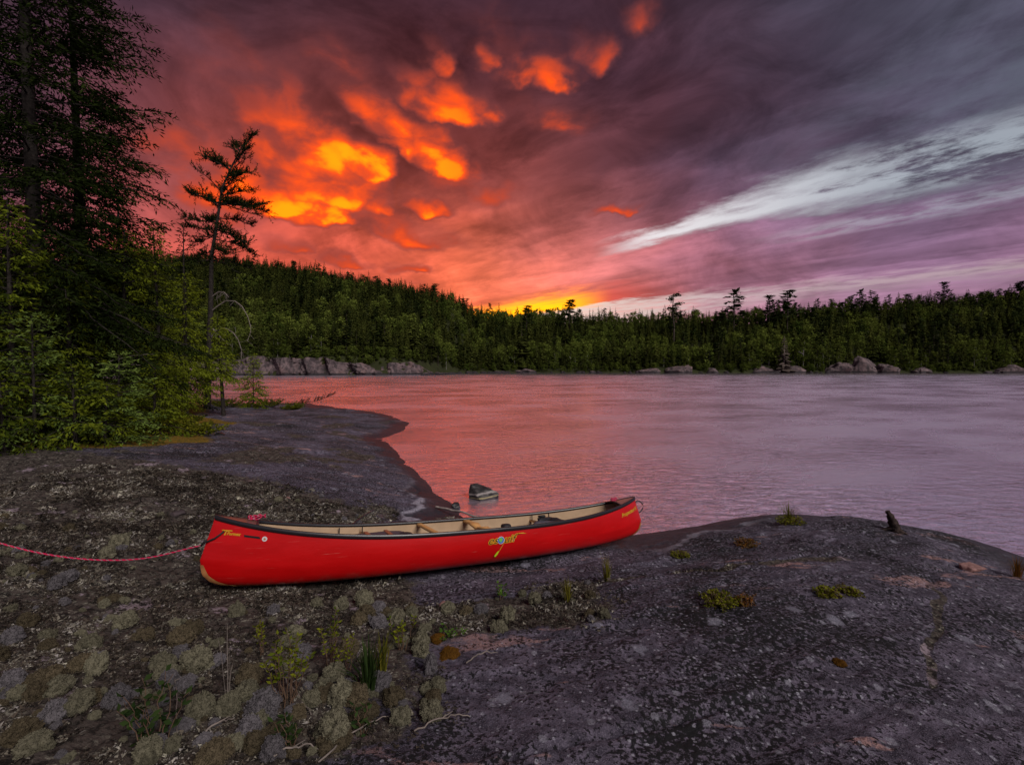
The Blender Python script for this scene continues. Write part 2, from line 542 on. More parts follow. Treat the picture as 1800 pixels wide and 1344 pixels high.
def f_rock(g):
    p = pos(g)
    x, y, z = g.xyz(p)
    soil, moss, wetline = g.attr('soil'), g.attr('moss'), g.attr('ring')
    n_lo = g.noise(p, 0.9, 5, 0.6)
    n_md = g.noise(p, 7.5, 6, 0.66)
    n_hi = g.noise(p, 38.0, 5, 0.65)
    gr = g.noise(p, 170.0, 3, 0.6)
    # weathered granite: violet grey with coarse grain
    c = g.mix(g.smooth(n_md, 0.35, 0.68), (0.026, 0.022, 0.033), (0.128, 0.110, 0.150))
    c = g.mix(g.smooth(gr, 0.5, 0.66) * 0.45, c, (0.22, 0.195, 0.24))
    # greenish crust and pink bare feldspar
    c = g.mix(g.smooth(n_lo + (n_md - 0.5) * 0.5, 0.50, 0.66) * g.smooth(n_hi, 0.4, 0.6) * 0.65, c, (0.12, 0.13, 0.11))
    pk = g.noise(g.vmath('MULTIPLY', p, (1.1, 3.4, 1.0)), 0.9, 6, 0.6)
    pm = g.smooth(pk, 0.60, 0.645) * g.smooth(n_hi, 0.30, 0.55)
    c = g.mix(pm * (1.0 - soil * 0.75), c, (0.30, 0.18, 0.17))
    # black crust lichen: specks that gather into blotches
    bl = g.noise(p, 38.0, 6, 0.7)
    bm = g.smooth(bl + (n_lo - 0.5) * 0.5 + (n_md - 0.5) * 0.4, 0.49, 0.55)
    c = g.mix(bm * 0.95, c, (0.006, 0.006, 0.007))
    # pale rosettes
    for sc, lo, hi, den, colr in ((4.6, 0.18, 0.30, 0.80, (0.17, 0.165, 0.205)), (12.0, 0.20, 0.34, 0.82, (0.19, 0.185, 0.22)), (34.0, 0.2, 0.40, 0.80, (0.28, 0.275, 0.32))):
        q = g.vmath('ADD', p, g.vmath('SCALE', g.noise(p, sc * 4, 3, 0.6, col=True), scale=0.35 / sc))
        v = g.node('ShaderNodeTexVoronoi')
        g.put(v.inputs['Vector'], q); v.inputs['Scale'].default_value = sc
        rnd = g.xyz(E(g, v.outputs['Color']))
        msk = g.smooth(E(g, v.outputs['Distance']), hi, lo) * g.math('GREATER_THAN', rnd[0], den) * g.smooth(gr, 0.30, 0.52)
        c = g.mix(msk * (1.0 - soil) * 0.8, c, colr)
    # thin dark humus with lichen crumbs
    sn = g.noise(p, 16.0, 6, 0.68)
    sc_ = g.mix(g.smooth(sn, 0.40, 0.55), (0.011, 0.009, 0.008), (0.055, 0.044, 0.038))
    sc_ = g.mix(g.smooth(n_hi, 0.52, 0.62) * g.smooth(n_md, 0.42, 0.6), sc_, (0.18, 0.168, 0.135))
    sc_ = g.mix(g.smooth(g.noise(p, 3.1, 5, 0.6), 0.60, 0.66) * g.smooth(sn, 0.4, 0.55), sc_, (0.22, 0.175, 0.20))
    c = g.mix(g.smooth(soil + (n_md - 0.5) * 0.9, 0.42, 0.6), c, sc_)
    mc = g.mix(g.smooth(n_hi, 0.4, 0.62), (0.045, 0.05, 0.010), (0.20, 0.10, 0.012))
    c = g.mix(g.smooth(moss + (n_md - 0.5) * 0.8, 0.42, 0.6), c, mc)
    # waterline: black wet band and the pale mineral ring above it
    zz = z + (n_lo - 0.5) * 0.05 + (n_md - 0.5) * 0.02
    wet = g.smooth(zz, 0.155, 0.06)
    wetb = wet
    c = g.mix(wet * 0.92, c, (0.022, 0.018, 0.024))
    ring = g.smooth(g.math('ABSOLUTE', zz - 0.118), 0.020, 0.002) * wetline * g.smooth(n_hi, 0.3, 0.55)
    c = g.mix(ring * 0.75, c, (0.34, 0.32, 0.38))
    rough = 0.8 - wet * 0.3
    h = n_hi * 0.6 + gr * 0.25 + bl * 0.5
    return prin(g, c, rough, bump(g, h, 0.016, 1.0), 0.14 + wet * 0.2)


def f_water(g):
    p = pos(g)
    x, y, z = g.xyz(p)
    near = g.smooth(y, 3.0, 60.0, 0.0, 1.0)
    pr = g.vec(x * 0.9 + y * 0.35, y * 1.7 - x * 0.35, 0.0)
    a = g.noise(pr, 3.2, 4, 0.6, 0.5)
    b = g.noise(pr, 0.55, 3, 0.5, 0.3)
    c = g.noise(pr, 0.07, 2, 0.5)
    calm = g.smooth(y, 120.0, 190.0, 1.0, 0.35)         # sheltered water under the far shore
    h = (a * 0.038 + b * 0.070) * calm + c * 0.14
    nrm = bump(g, h, 1.0, 1.0)
    d = g.noise(g.vec(x * 0.5 + y * 0.2, y * 0.8 - x * 0.3, 4.0), 0.35, 3, 0.6)
    return prin(g, g.mix(g.smooth(d, 0.3, 0.7), (1.0, 0.80, 0.95), (1.0, 0.86, 1.0)), g.smooth(d, 0.3, 0.7, 0.14, 0.32) * calm, nrm, 0.5, metal=0.90, IOR=1.5)


M_ROCK = material('granite', f_rock)
M_WATER = material('lake_water', f_water)


# ------------------------------------------------------------- near ground
PL, PR = np.array([-2.70, 4.10, 0.385]), np.array([1.68, 6.22, 0.11])     # canoe ends on the ground


def control_points():
    C = []
    for px, py, z in ((590, 716, 0), (680, 728, 0), (716, 742, 0), (706, 757, 0), (680, 772, 0), (690, 787, 0), (706, 802, 0), (735, 832, 0), (760, 862, 0),
                      (800, 890, 0), (822, 908, 0), (870, 928, 0), (960, 938, 0), (1130, 936, 0), (1200, 928, 0), (1300, 912, 0.03),
                      (1440, 906, .26), (1560, 919, .26), (1640, 937, .2), (1720, 960, .14), (1800, 992, .08),
                      (400, 702, 0), (500, 708, 0),
                      (900, 1344, .62), (400, 1344, .66), (0, 1344, .74), (1400, 1344, .60), (1800, 1344, .5),
                      (1500, 1200, .56), (1150, 1150, .56), (1300, 1010, .42), (1600, 1050, .46), (1800, 1150, .36), (1450, 960, .36), (1200, 980, .24),
                      (0, 1000, .68), (0, 880, .80), (0, 805, .92), (200, 795, .88), (400, 772, .62), (300, 870, .68), (600, 800, .34), (550, 880, .42),
                      (690, 900, .16), (640, 745, .22), (600, 770, .26), (500, 745, .40), (400, 738, .48), (365, 722, .5), (200, 735, .85), (0, 765, 1.0),
                      (740, 880, .10), (700, 830, .13)):
        C.append(at_z(px, py, z))
    for t, dz in ((0.0, -0.01), (0.1, -.03), (0.25, -.04), (0.5, -.05), (0.75, -.05), (0.9, -.04), (1.0, -.03)):
        C.append(PL + (PR - PL) * t + np.array([0, 0, dz]))
    C += [np.array(c, float) for c in (
        (0, -4, .7), (-8, -3, .95), (7, -3, .3), (10, 1, -.3), (9, 4, -.4), (8, 6.5, -.35), (6.5, 8.2, -.3), (5, 8.6, -.3), (3.2, 8.6, -.3), (1.5, 8.4, -.35), (0.3, 9.2, -.4), (0, 12, -.7), (3, 13, -.9), (10, 10, -.8),
        (-1.5, 16, -.6), (-2, 24, -.9), (0, 44, -1.6), (-6, 34, -.6), (-14, 44, -.8), (15, 30, -1.6), (20, 10, -1.2), (20, -4, -1),
        (-20, 12, 1.3), (-30, 20, 1.5), (-22, 30, .25), (-35, 36, .2), (-17, 31, -.05), (-20, 37, -.5), (-44, 10, 2.0), (-44, 46, -.3), (-30, 46, -.6), (-15, 4, 1.2), (-14, 20, .75), (-44, -4, 2))]
    return np.array(C)


_CP = control_points()


def _tps(r2):
    return 0.5 * r2 * np.log(r2 + 1e-9)


_n = len(_CP)
_K = _tps(((_CP[:, None, :2] - _CP[None, :, :2]) ** 2).sum(-1)) + np.eye(_n) * 0.02
_Pm = np.c_[np.ones(_n), _CP[:, :2]]
_sol = np.linalg.solve(np.block([[_K, _Pm], [_Pm.T, np.zeros((3, 3))]]), np.r_[_CP[:, 2], 0, 0, 0])


def ground_smooth(X, Y):
    X, Y = np.asarray(X, float), np.asarray(Y, float)
    out = _sol[_n] + _sol[_n + 1] * X + _sol[_n + 2] * Y
    for k in range(_n):
        out = out + _sol[k] * _tps((X - _CP[k, 0]) ** 2 + (Y - _CP[k, 1]) ** 2)
    return out


def project(X, Y, Z):
    dx, dy, dz = X - CAM[0], Y - CAM[1], Z - CAM[2]
    c, s = math.cos(PITCH), math.sin(PITCH)
    f = dy * c - dz * s
    u = dy * s + dz * c
    return 900 + FPX * dx / f, 672 - FPX * u / f


def soil_mask(X, Y):
    """thin soil and lichen: the near ground to the left, towards the trees, and a strip in front of the canoe"""
    a = sstep(-0.2, -1.3, X + 0.25 * (Y - 3) + fbm(X, Y, 1.1, 3) * 1.6) * sstep(7.6, 5.6, Y + 0.22 * X)
    b = sstep(0.9, 0.2, np.abs(Y - (3.75 + 0.36 * X) + fbm(X, Y, 1.3, 3) * 0.8)) * sstep(1.2, 0.3, X)
    c = sstep(0.55, 0.8, fbm(X, Y, 0.8, 4, seed=3) + 0.5) * sstep(1.0, -2.0, X) * sstep(3.0, 6.5, Y) * 0.8
    crack = sstep(0.07, 0.01, np.abs((X - 2.62) - (Y - 3.0) * 0.92 + fbm(X, Y, 2.0, 3) * 0.25)) * sstep(2.5, 2.9, Y) * sstep(4.4, 4.0, Y) * 0.9
    seam = sstep(0.10, 0.03, np.abs(Y - 4.55 - 0.12 * (X - 1.6) + fbm(X, Y, 1.2, 3) * 0.5)) * sstep(0.6, 1.0, X) * sstep(3.9, 3.2, X) * 0.8
    return np.clip(np.maximum.reduce([a, b, c, crack, seam]), 0, 1)


def moss_mask(X, Y):
    z = ground_smooth(X, Y)
    px, py = project(X, Y, z)
    # a mossy fringe at the feet of the trees
    line = np.interp(X, [-20, -12, -9.0, -7.2, -6.4, -6.0], [7.8, 8.6, 9.4, 10.4, 11.6, 13.0])
    a = sstep(-0.35, 0.1, Y - line + 1.4 + fbm(X, Y, 0.9, 3) * 0.9) * sstep(-5.6, -6.6, X + fbm(X, Y, 0.7, 2) * 1.2 + 0.16 * (12 - Y))
    q = X / np.maximum(Y, 0.5)
    return a * sstep(-.56, -.66, q + fbm(X, Y, 0.5, 2) * .12)


def ground(X, Y, detail=True):
    X, Y = np.asarray(X, float), np.asarray(Y, float)
    z = ground_smooth(X, Y)
    land = sstep(-0.06, 0.12, z)
    far = sstep(7, 20, Y)
    z = z + land * fbm(X, Y, 0.9, 3) * (0.05 + 0.10 * far) * 1.2
    if detail:
        s = soil_mask(X, Y)
        # low ledges that follow the grain of the bedrock, and hairline joints
        t = fbm(0.45 * X + 0.20 * Y, 1.9 * Y - 0.75 * X, 0.9, 3, seed=41) * 9
        fl = np.floor(t)
        z = z + land * (1 - 0.7 * s) * (fl + sstep(0.72, 1.0, t - fl)) * 0.014
        j = np.abs(fbm(0.5 * X + 0.4 * Y, 0.9 * Y - 0.3 * X, 0.55, 2, seed=52))
        z = z - land * (1 - s) * 0.022 * sstep(0.012, 0.002, j)
        z = z + land * (fbm(X, Y, 5.0, 3, seed=2) * 0.035 + fbm(X, Y, 18.0, 2, seed=4) * 0.012)
        z = z + land * s * (np.abs(fbm(X, Y, 9.0, 3, seed=6)) * 0.075 - 0.012)
    return z


def axis(lo, hi, dlo, dhi, d, grow=1.045, dmax=0.6):
    mid = np.arange(dlo, dhi, d)
    up, s = [dhi], d
    while up[-1] < hi:
        s = min(s * grow, dmax); up.append(up[-1] + s)
    dn, s = [dlo - d], d
    while dn[-1] > lo:
        s = min(s * grow, dmax); dn.append(dn[-1] - s)
    return np.r_[np.array(dn[::-1]), mid, np.array(up)]


xs = axis(-46, 22, -4.6, 5.2, 0.024, 1.016)
ys = axis(-4, 48, 1.3, 6.4, 0.022, 1.014)
GX, GY = np.meshgrid(xs, ys)
GZ = ground(GX, GY)
nx, ny = len(xs), len(ys)
ii, jj = np.meshgrid(np.arange(ny - 1), np.arange(nx - 1), indexing='ij')
F = np.stack([ii * nx + jj, ii * nx + jj + 1, (ii + 1) * nx + jj + 1, (ii + 1) * nx + jj], -1).reshape(-1, 4)
ringm = sstep(-2.2, -1.4, GX) * sstep(1.0, -0.2, GX) * sstep(6.0, 7.0, GY) + sstep(1.5, 2.2, GX) * sstep(4.0, 3.2, GX) * 0.5
V = np.stack([GX, GY, GZ], -1).reshape(-1, 3)
keep = (V[F][:, :, 2].max(1) > -0.45)
put('rock_ground', mesh_np('rock_ground', V, F[keep], M_ROCK, smooth=True,
    attrs={'soil': soil_mask(GX, GY).ravel(), 'moss': moss_mask(GX, GY).ravel(), 'ring': np.clip(ringm, 0, 1).ravel()}), kind='structure')


def gz(x, y):
    return float(ground(np.array([x]), np.array([y]))[0])


# -------------------------------------------------------------------- lake
put('lake_water', mesh_np('lake_water', [(-900, -40, 0), (900, -40, 0), (900, 330, 0), (-900, 330, 0)], [(0, 1, 2, 3)], M_WATER), kind='structure')

# ------------------------------------------------------------------- canoe
from mathutils.bvhtree import BVHTree


def f_hull(g):
    p = objpos(g)
    n = g.noise(g.vmath('MULTIPLY', p, (1.0, 1.0, 4.0)), 2.0, 5, 0.6)
    s = g.noise(g.vmath('MULTIPLY', p, (3.0, 3.0, 60.0)), 4.0, 4, 0.7)
    c = g.mix(g.smooth(n, 0.3, 0.7), (0.37, 0.0015, 0.002), (0.44, 0.003, 0.004))
    x, y, z = g.xyz(p)
    scuff = g.smooth(s, 0.64, 0.74) * g.smooth(z, 0.16, 0.02)
    c = g.mix(scuff * 0.4, c, (0.45, 0.16, 0.13))
    scr = g.noise(g.vmath('MULTIPLY', p, (2.2, 2.2, 130.0)), 1.0, 3, 0.6, 0.3)
    gate = g.noise(g.vmath('MULTIPLY', p, (2.5, 2.5, 7.0)), 1.3, 3, 0.6)
    c = g.mix(g.smooth(scr, 0.655, 0.70) * g.smooth(gate, 0.50, 0.62) * 0.35, c, (0.50, 0.22, 0.18))
    mud = g.smooth(g.noise(p, 7.0, 5, 0.65), 0.50, 0.66) * g.smooth(z, 0.13, 0.0)
    c = g.mix(mud * 0.45, c, (0.10, 0.07, 0.055))
    return prin(g, c, 0.26 + s * 0.14, bump(g, n, 0.01, 0.25), 0.4)


M_HULL = material('red_hull_plastic', f_hull)
M_TAN = m_plain('tan_hull_lining', (0.36, 0.25, 0.155), 0.55, 0.3, 0.08, 9)
M_VINYL = m_plain('black_vinyl', (0.012, 0.011, 0.013), 0.32, 0.5, 0.2, 60)
M_SKID = m_plain('amber_skid_plate', (0.27, 0.115, 0.04), 0.5, 0.3, 0.3, 14)
M_DECK = m_plain('sky_tinted_deck_plastic', (0.16, 0.07, 0.06), 0.3, 0.5, 0.15, 40)  # black plastic; the sky's brownish-pink reflection is put into its colour


def f_ash(g):
    p = objpos(g)
    n = g.noise(g.vmath('MULTIPLY', p, (60, 4, 60)), 1.0, 4, 0.6)
    return prin(g, g.mix(n, (0.50, 0.25, 0.08), (0.68, 0.40, 0.15)), 0.4, None, 0.4)


M_ASH = material('varnished_ash', f_ash)
M_CORD = m_plain('black_cord', (0.012, 0.012, 0.013), 0.7, 0.3)
M_YEL = m_plain('yellow_decal', (0.50, 0.25, 0.012), 0.4, 0.4, 0.05)
M_BLKD = m_plain('black_decal', (0.01, 0.01, 0.01), 0.4, 0.4, 0.05)
M_BLUE = m_plain('blue_decal', (0.05, 0.12, 0.42), 0.4, 0.4, 0.05)
M_GRN = m_plain('green_decal', (0.12, 0.42, 0.06), 0.4, 0.4, 0.05)
M_LIME = m_plain('lime_decal', (0.45, 0.62, 0.02), 0.4, 0.4, 0.05)
M_WHT = m_plain('white_plastic', (0.5, 0.49, 0.49), 0.4, 0.4, 0.05)

HALF = 2.44


def h_beam(u): return 0.405 * np.clip(1 - np.abs(u) ** 2.3, 0, 1) ** 0.82 + 0.012
def h_top(u): return 0.39 - 0.035 * np.asarray(u) + 0.235 * np.abs(u) ** 3.0 - 0.05 * np.maximum(u, 0) ** 3
def h_keel(u): return 0.05 * np.abs(u) ** 4.0
def h_len(v): return HALF * np.interp(v, [0, .2, .37, .56, .69, .805, .9, 1.0], [.962, .985, 1.0, .988, .964, .932, .90, .86])


def hull_pt(u, v, inset=0.0):
    """u along the boat (-1..1), v from gunwale (0) to keel (1); near side has y < 0"""
    u, v = np.asarray(u, float), np.asarray(v, float)
    th = v * np.pi / 2
    b = np.maximum(h_beam(u) - inset, 0.002)
    k = h_keel(u) + inset
    t = h_top(u)
    y = b * np.cos(th) ** 0.52 * (1 + 0.05 * np.sin(th * 2) * (1 - np.abs(u)))
    z = t - (t - k) * np.sin(th) ** 0.86
    x = u * (h_len(v) - inset * 1.3)
    # flatten the keel curve so that the ends round up
    return np.stack([x, y * np.ones_like(x), z * np.ones_like(x)], -1)


def hull_mesh(name, mat, inset, flip):
    uu = np.sin(np.linspace(-1, 1, 121) * np.pi / 2)
    uu = np.sign(uu) * np.abs(uu) ** 1.0
    vv = np.linspace(0, 1, 28)
    Vn = []
    for side in (-1, 1):
        U, Vv = np.meshgrid(uu, vv)
        P = hull_pt(U, Vv, inset); P[..., 1] *= side
        Vn.append(P.reshape(-1, 3))
    n, m = len(uu), len(vv)
    i, j = np.meshgrid(np.arange(m - 1), np.arange(n - 1), indexing='ij')
    Fq = np.stack([i * n + j, i * n + j + 1, (i + 1) * n + j + 1, (i + 1) * n + j], -1).reshape(-1, 4)
    A, B = (Fq[:, ::-1], Fq) if not flip else (Fq, Fq[:, ::-1])
    me = mesh_np(name, np.concatenate(Vn), np.concatenate([A[:, ::-1], B[:, ::-1] + n * m]), mat, smooth=True)
    bm = bmesh.new(); bm.from_mesh(me)
    bmesh.ops.remove_doubles(bm, verts=bm.verts, dist=0.0005)
    bm.to_mesh(me); bm.free()
    me.polygons.foreach_set('use_smooth', np.ones(len(me.polygons), bool))
    return me


ax = PR - PL
CL = float(np.linalg.norm(ax[:2]))
yaw, pitch_ = math.atan2(ax[1], ax[0]), math.atan2(ax[2], CL)
mid = (PL + PR) / 2
canoe = put('canoe', None, label='red open canoe with black gunwales pulled up on the rock shore', cat='canoe', loc=mid)
ROLL = R(-8.5)
canoe.rotation_euler = (Matrix.Rotation(yaw, 3, 'Z') @ Matrix.Rotation(-pitch_, 3, 'Y') @ Matrix.Rotation(ROLL, 3, 'X')).to_euler()
CM = Matrix.Translation(Vector(mid)) @ canoe.rotation_euler.to_matrix().to_4x4()

hull = put('hull', hull_mesh('hull', M_HULL, 0.0, False), canoe)
put('inner_lining', hull_mesh('inner_lining', M_TAN, 0.011, True), hull)
bvh = BVHTree.FromPolygons([v.co for v in hull.data.vertices], [list(p.vertices) for p in hull.data.polygons])

uu = np.sin(np.linspace(-1, 1, 81) * np.pi / 2)
for side in (-1, 1):
    P = hull_pt(uu, np.zeros_like(uu)); P[:, 1] *= side
    s = Soup()
    # rail: rounded rectangle swept along the sheer line
    sec = np.array([[-.016, .012], [.010, .014], [.016, .008], [.016, -.022], [.010, -.028], [-.016, -.018]]) * np.array([1.0, 1.0])
    k = len(sec)
    Vg = np.concatenate([np.stack([np.full(k, p[0]), p[1] + side * sec[:, 0] * 1.0, p[2] + sec[:, 1]], 1) for p in P])
    i, j = np.meshgrid(np.arange(len(P) - 1), np.arange(k), indexing='ij'); i, j = i.ravel(), j.ravel()
    s.add(Vg, np.stack([i * k + j, i * k + (j + 1) % k, (i + 1) * k + (j + 1) % k, (i + 1) * k + j], 1))
    s.add(Vg[:k], [[0, 1, 2, 5], [2, 3, 4, 5]]); s.add(Vg[-k:], [[0, 1, 2, 5], [2, 3, 4, 5]])
    put('gunwale', s.mesh('gunwale', M_VINYL), canoe)
# deck plates with a carry-handle lip
for e in (-1, 1):
    us = np.linspace(0.855, 0.995, 14) * e
    Pn = hull_pt(us, np.zeros_like(us))
    V = np.concatenate([np.stack([Pn[:, 0], -Pn[:, 1] + .006, Pn[:, 2] + .006], 1), np.stack([Pn[:, 0], 0 * us, Pn[:, 2] + .022 * (1 - (np.arange(14) / 13) ** 2) + .008], 1),
                        np.stack([Pn[:, 0], Pn[:, 1] - .006, Pn[:, 2] + .006], 1)])
    Fd = [[r * 14 + c, r * 14 + c + 1, (r + 1) * 14 + c + 1, (r + 1) * 14 + c] for r in range(2) for c in range(13)]
    s = Soup(); s.add(V, Fd)
    lip = [V[0], V[14], V[28]]
    s.tube(np.array([V[0], (V[0] + V[14]) / 2 + [0, 0, .004], V[14], (V[14] + V[28]) / 2 + [0, 0, .004], V[28]]), .011, 6, m=1)
    put('deck_plate', s.mesh('deck_plate', [M_DECK, M_VINYL], True), canoe)
    # amber skid plate bent round the stem
    s = Soup()
    uo = np.r_[np.full(20, 1.0), np.linspace(1.0, .72, 20)]
    vo = np.r_[np.linspace(.42, 1.0, 20), np.full(20, 1.0)]
    ui = np.r_[np.linspace(.990, .964, 20), np.linspace(.964, .74, 20)]
    vi = np.r_[np.linspace(.42, .80, 20), np.linspace(.80, .88, 20)]
    for sd_ in (-1, 1):
        A_, B_ = hull_pt(uo * e, vo), hull_pt(ui * e, vi)
        M_ = hull_pt((uo + ui) / 2 * e, (vo + vi) / 2)
        for Q_, of in ((A_, 1.0), (M_, 1.0), (B_, .5)):
            Q_[:, 1] = (Q_[:, 1] + .005 * of) * sd_
            Q_[:, 0] += e * .006 * of * np.r_[np.ones(20), np.linspace(1, 0, 20)]
            Q_[:, 2] -= .005 * of * np.r_[np.linspace(0, 1, 20), np.ones(20)]
        V = np.concatenate([A_, M_, B_])
        s.add(V, [[r * 40 + c, r * 40 + c + 1, (r + 1) * 40 + c + 1, (r + 1) * 40 + c] for r in range(2) for c in range(39)])
    put('skid_plate', s.mesh('skid_plate', M_SKID, True), canoe)


def crossbar(name, u, w, h, mat, drop=0.03, dip=0.0, waist=0.0):
    p = hull_pt(np.array([u]), np.array([0.0]))[0]
    b = p[1] - .012
    s = Soup(); n = 13
    t = np.linspace(-1, 1, n)
    rows = []
    for tt in t:
        ww = w * (1 - waist * (1 - abs(tt)) ** 1.0) * (1 + 0.55 * dip * math.exp(-((abs(tt) - .28) / .14) ** 2))
        zc = p[2] - drop - .035 * dip * math.exp(-(tt / .16) ** 2)
        rows.append([[p[0] - ww / 2, tt * b, zc - h / 2], [p[0] + ww / 2, tt * b, zc - h / 2], [p[0] + ww / 2, tt * b, zc + h / 2], [p[0] - ww / 2, tt * b, zc + h / 2]])
    V = np.array(rows).reshape(-1, 3)
    Fq = [[a * 4 + k, a * 4 + (k + 1) % 4, (a + 1) * 4 + (k + 1) % 4, (a + 1) * 4 + k] for a in range(n - 1) for k in range(4)]
    s.add(V, Fq)
    return put(name, s.mesh(name, mat), canoe)


crossbar('thwart', -0.17, .055, .022, M_ASH, .022)
crossbar('carrying_yoke', 0.07, .07, .022, M_ASH, .022, dip=1.0)


def seat(u, depth):
    p = hull_pt(np.array([u]), np.array([0.0]))[0]
    b0 = hull_pt(np.array([u - .05]), np.array([0.0]))[0][1] - .015
    b1 = hull_pt(np.array([u + .05]), np.array([0.0]))[0][1] - .015
    z = p[2] - .085
    st = put('seat', None, canoe)
    for dx, b in ((-depth / 2, b0), (depth / 2, b1)):
        s = Soup(); s.box((p[0] + dx, 0, z), (.035, b * 2, .022)); put('rail', s.mesh('rail', M_ASH), st)
    for y in (-.21, .21):
        s = Soup(); s.box((p[0], y, z), (depth - .034, .03, .02)); put('side_rail', s.mesh('side_rail', M_ASH), st)
    s = Soup()
    for k in range(11):
        s.box((p[0] - depth / 2 + .03 + (depth - .06) * k / 10, 0, z + .009), (.012, .40, .004))
    for k in range(15):
        s.box((p[0], -.19 + .38 * k / 14, z + .013), (depth - .05, .012, .004))
    put('webbing', s.mesh('webbing', M_VINYL), st)['kind'] = 'stuff'
    for y in (-b0 + .03, b0 - .03):
        for dx in (-depth / 2, depth / 2):
            s = Soup(); s.tube([(p[0] + dx, y, z), (p[0] + dx, y, p[2] - .01)], .006, 6); put('hanger', s.mesh('hanger', M_VINYL), st)


seat(-0.49, .23)
seat(0.48, .24)


def hull_map(V2, y0=-2.0, lift=0.003):
    """lay flat (x, z) points on the near side of the hull"""
    out = []
    for x, z in V2:
        hit = bvh.ray_cast(Vector((x, y0, z)), Vector((0, 1, 0)))
        out.append(np.array(hit[0]) + np.array([0, -lift, 0]) if hit[0] is not None else np.array([x, 0, z]))
    return np.array(out)


def text_mesh(body, size, shear=0.0, offset=0.0, stretch=1.0, spacing=1.0):
    cu = bpy.data.curves.new('lettering', 'FONT')
    cu.body = body; cu.size = size; cu.shear = shear; cu.offset = offset; cu.space_character = spacing
    cu.resolution_u = 3; cu.fill_mode = 'FRONT'
    ob = bpy.data.objects.new('lettering', cu); COL.objects.link(ob)
    dg = bpy.context.evaluated_depsgraph_get()
    me = bpy.data.meshes.new_from_object(ob.evaluated_get(dg))
    bpy.data.objects.remove(ob)
    bm = bmesh.new(); bm.from_mesh(me)
    bmesh.ops.triangulate(bm, faces=bm.faces)
    V = np.array([v.co[:2] for v in bm.verts]); F3 = [[v.index for v in f.verts] for f in bm.faces]
    bm.free(); bpy.data.meshes.remove(me)
    V[:, 0] *= stretch
    return V, np.array(F3)


def lettering(name, body, x, z, size, mat, ang=0.0, lift=0.003, **kw):
    V2, F3 = text_mesh(body, size, **kw)
    c, s_ = math.cos(ang), math.sin(ang)
    P2 = np.stack([x + V2[:, 0] * c - V2[:, 1] * s_, z + V2[:, 0] * s_ + V2[:, 1] * c], 1)
    return put(name, mesh_np(name, hull_map(P2, lift=lift), F3, mat), canoe)


def decal(name, poly, mat, lift=0.004, parent=None):
    """closed outline in (x, z) laid on the hull as a fan of small triangles"""
    poly = np.array(poly, float)
    c = poly.mean(0)
    ring = [c + (poly - c) * t for t in (0.0001, .5, 1.0)]
    n = len(poly); V2 = np.concatenate(ring)
    Fq = [[r * n + k, r * n + (k + 1) % n, (r + 1) * n + (k + 1) % n, (r + 1) * n + k] for r in range(2) for k in range(n)]
    return put(name, mesh_np(name, hull_map(V2, lift=lift), Fq, mat), parent or canoe)


# maker's mark on the side: slanted letters in black on a yellow edge, the q a globe with a paddle for its tail
LX, LZ, LS = 0.09, 0.244, 0.108
for body, dx in (('es', 0.0), ('uif', 0.178)):
    lettering('logo_lettering', body, LX + dx, LZ, LS, M_YEL, .02, .0035, shear=.35, offset=.0052, stretch=1.22, spacing=1.02)
    lettering('logo_lettering', body, LX + dx, LZ, LS, M_BLKD, .02, .006, shear=.35, offset=-.001, stretch=1.22, spacing=1.02)
a = np.linspace(0, 2 * np.pi, 24, endpoint=False)
gx, gzz = LX + .150, LZ + .030
decal('logo_globe', np.stack([gx + .040 * np.cos(a), gzz + .038 * np.sin(a)], 1), M_WHT, .0045)
decal('logo_globe', np.stack([gx + .035 * np.cos(a), gzz + .033 * np.sin(a)], 1), M_BLUE, .0065)
decal('logo_globe', np.stack([gx - .004 + .020 * np.cos(a) * (1 + .2 * np.sin(3 * a)), gzz + .004 + .022 * np.sin(a)], 1), M_GRN, .0085)
decal('logo_paddle_shaft', [(gx + .045, gzz - .015), (gx + .038, gzz - .02), (gx - .030, gzz - .125), (gx - .022, gzz - .128)], M_YEL, .0105)
decal('logo_paddle_blade', [(gx - .022, gzz - .105), (gx - .036, gzz - .112), (gx - .062, gzz - .150), (gx - .060, gzz - .168), (gx - .045, gzz - .166), (gx - .026, gzz - .138)], M_LIME, .0125)
decal('logo_swash', [(LX + .315, LZ + .062), (LX + .36, LZ + .084), (LX + .41, LZ + .084), (LX + .455, LZ + .068), (LX + .41, LZ + .074), (LX + .37, LZ + .072)], M_YEL, .005)
lettering('model_lettering', 'Prospecteur16', 2.0, 0.335, .068, M_YEL, .17, .004, shear=.3, stretch=.85, offset=.0018)
lettering('material_lettering', 'Formex', -2.245, 0.505, .036, M_YEL, -.12, .004, shear=.3, stretch=.92, offset=.0015)
decal('material_mark', [(-2.285, .549), (-2.203, .541), (-2.200, .533), (-2.240, .535), (-2.256, .502), (-2.268, .502), (-2.254, .537), (-2.282, .541)], M_YEL)
decal('serial_plate', [(-2.11, .500), (-1.985, .478), (-1.98, .460), (-2.105, .482)], M_BLKD)
s_ = np.stack([-1.945 + .021 * np.cos(a), .458 + .021 * np.sin(a)], 1)
decal('round_sticker', s_, M_WHT, .004)
decal('round_sticker', np.stack([-1.945 + .009 * np.cos(a), .458 + .009 * np.sin(a)], 1), M_SKID, .007)

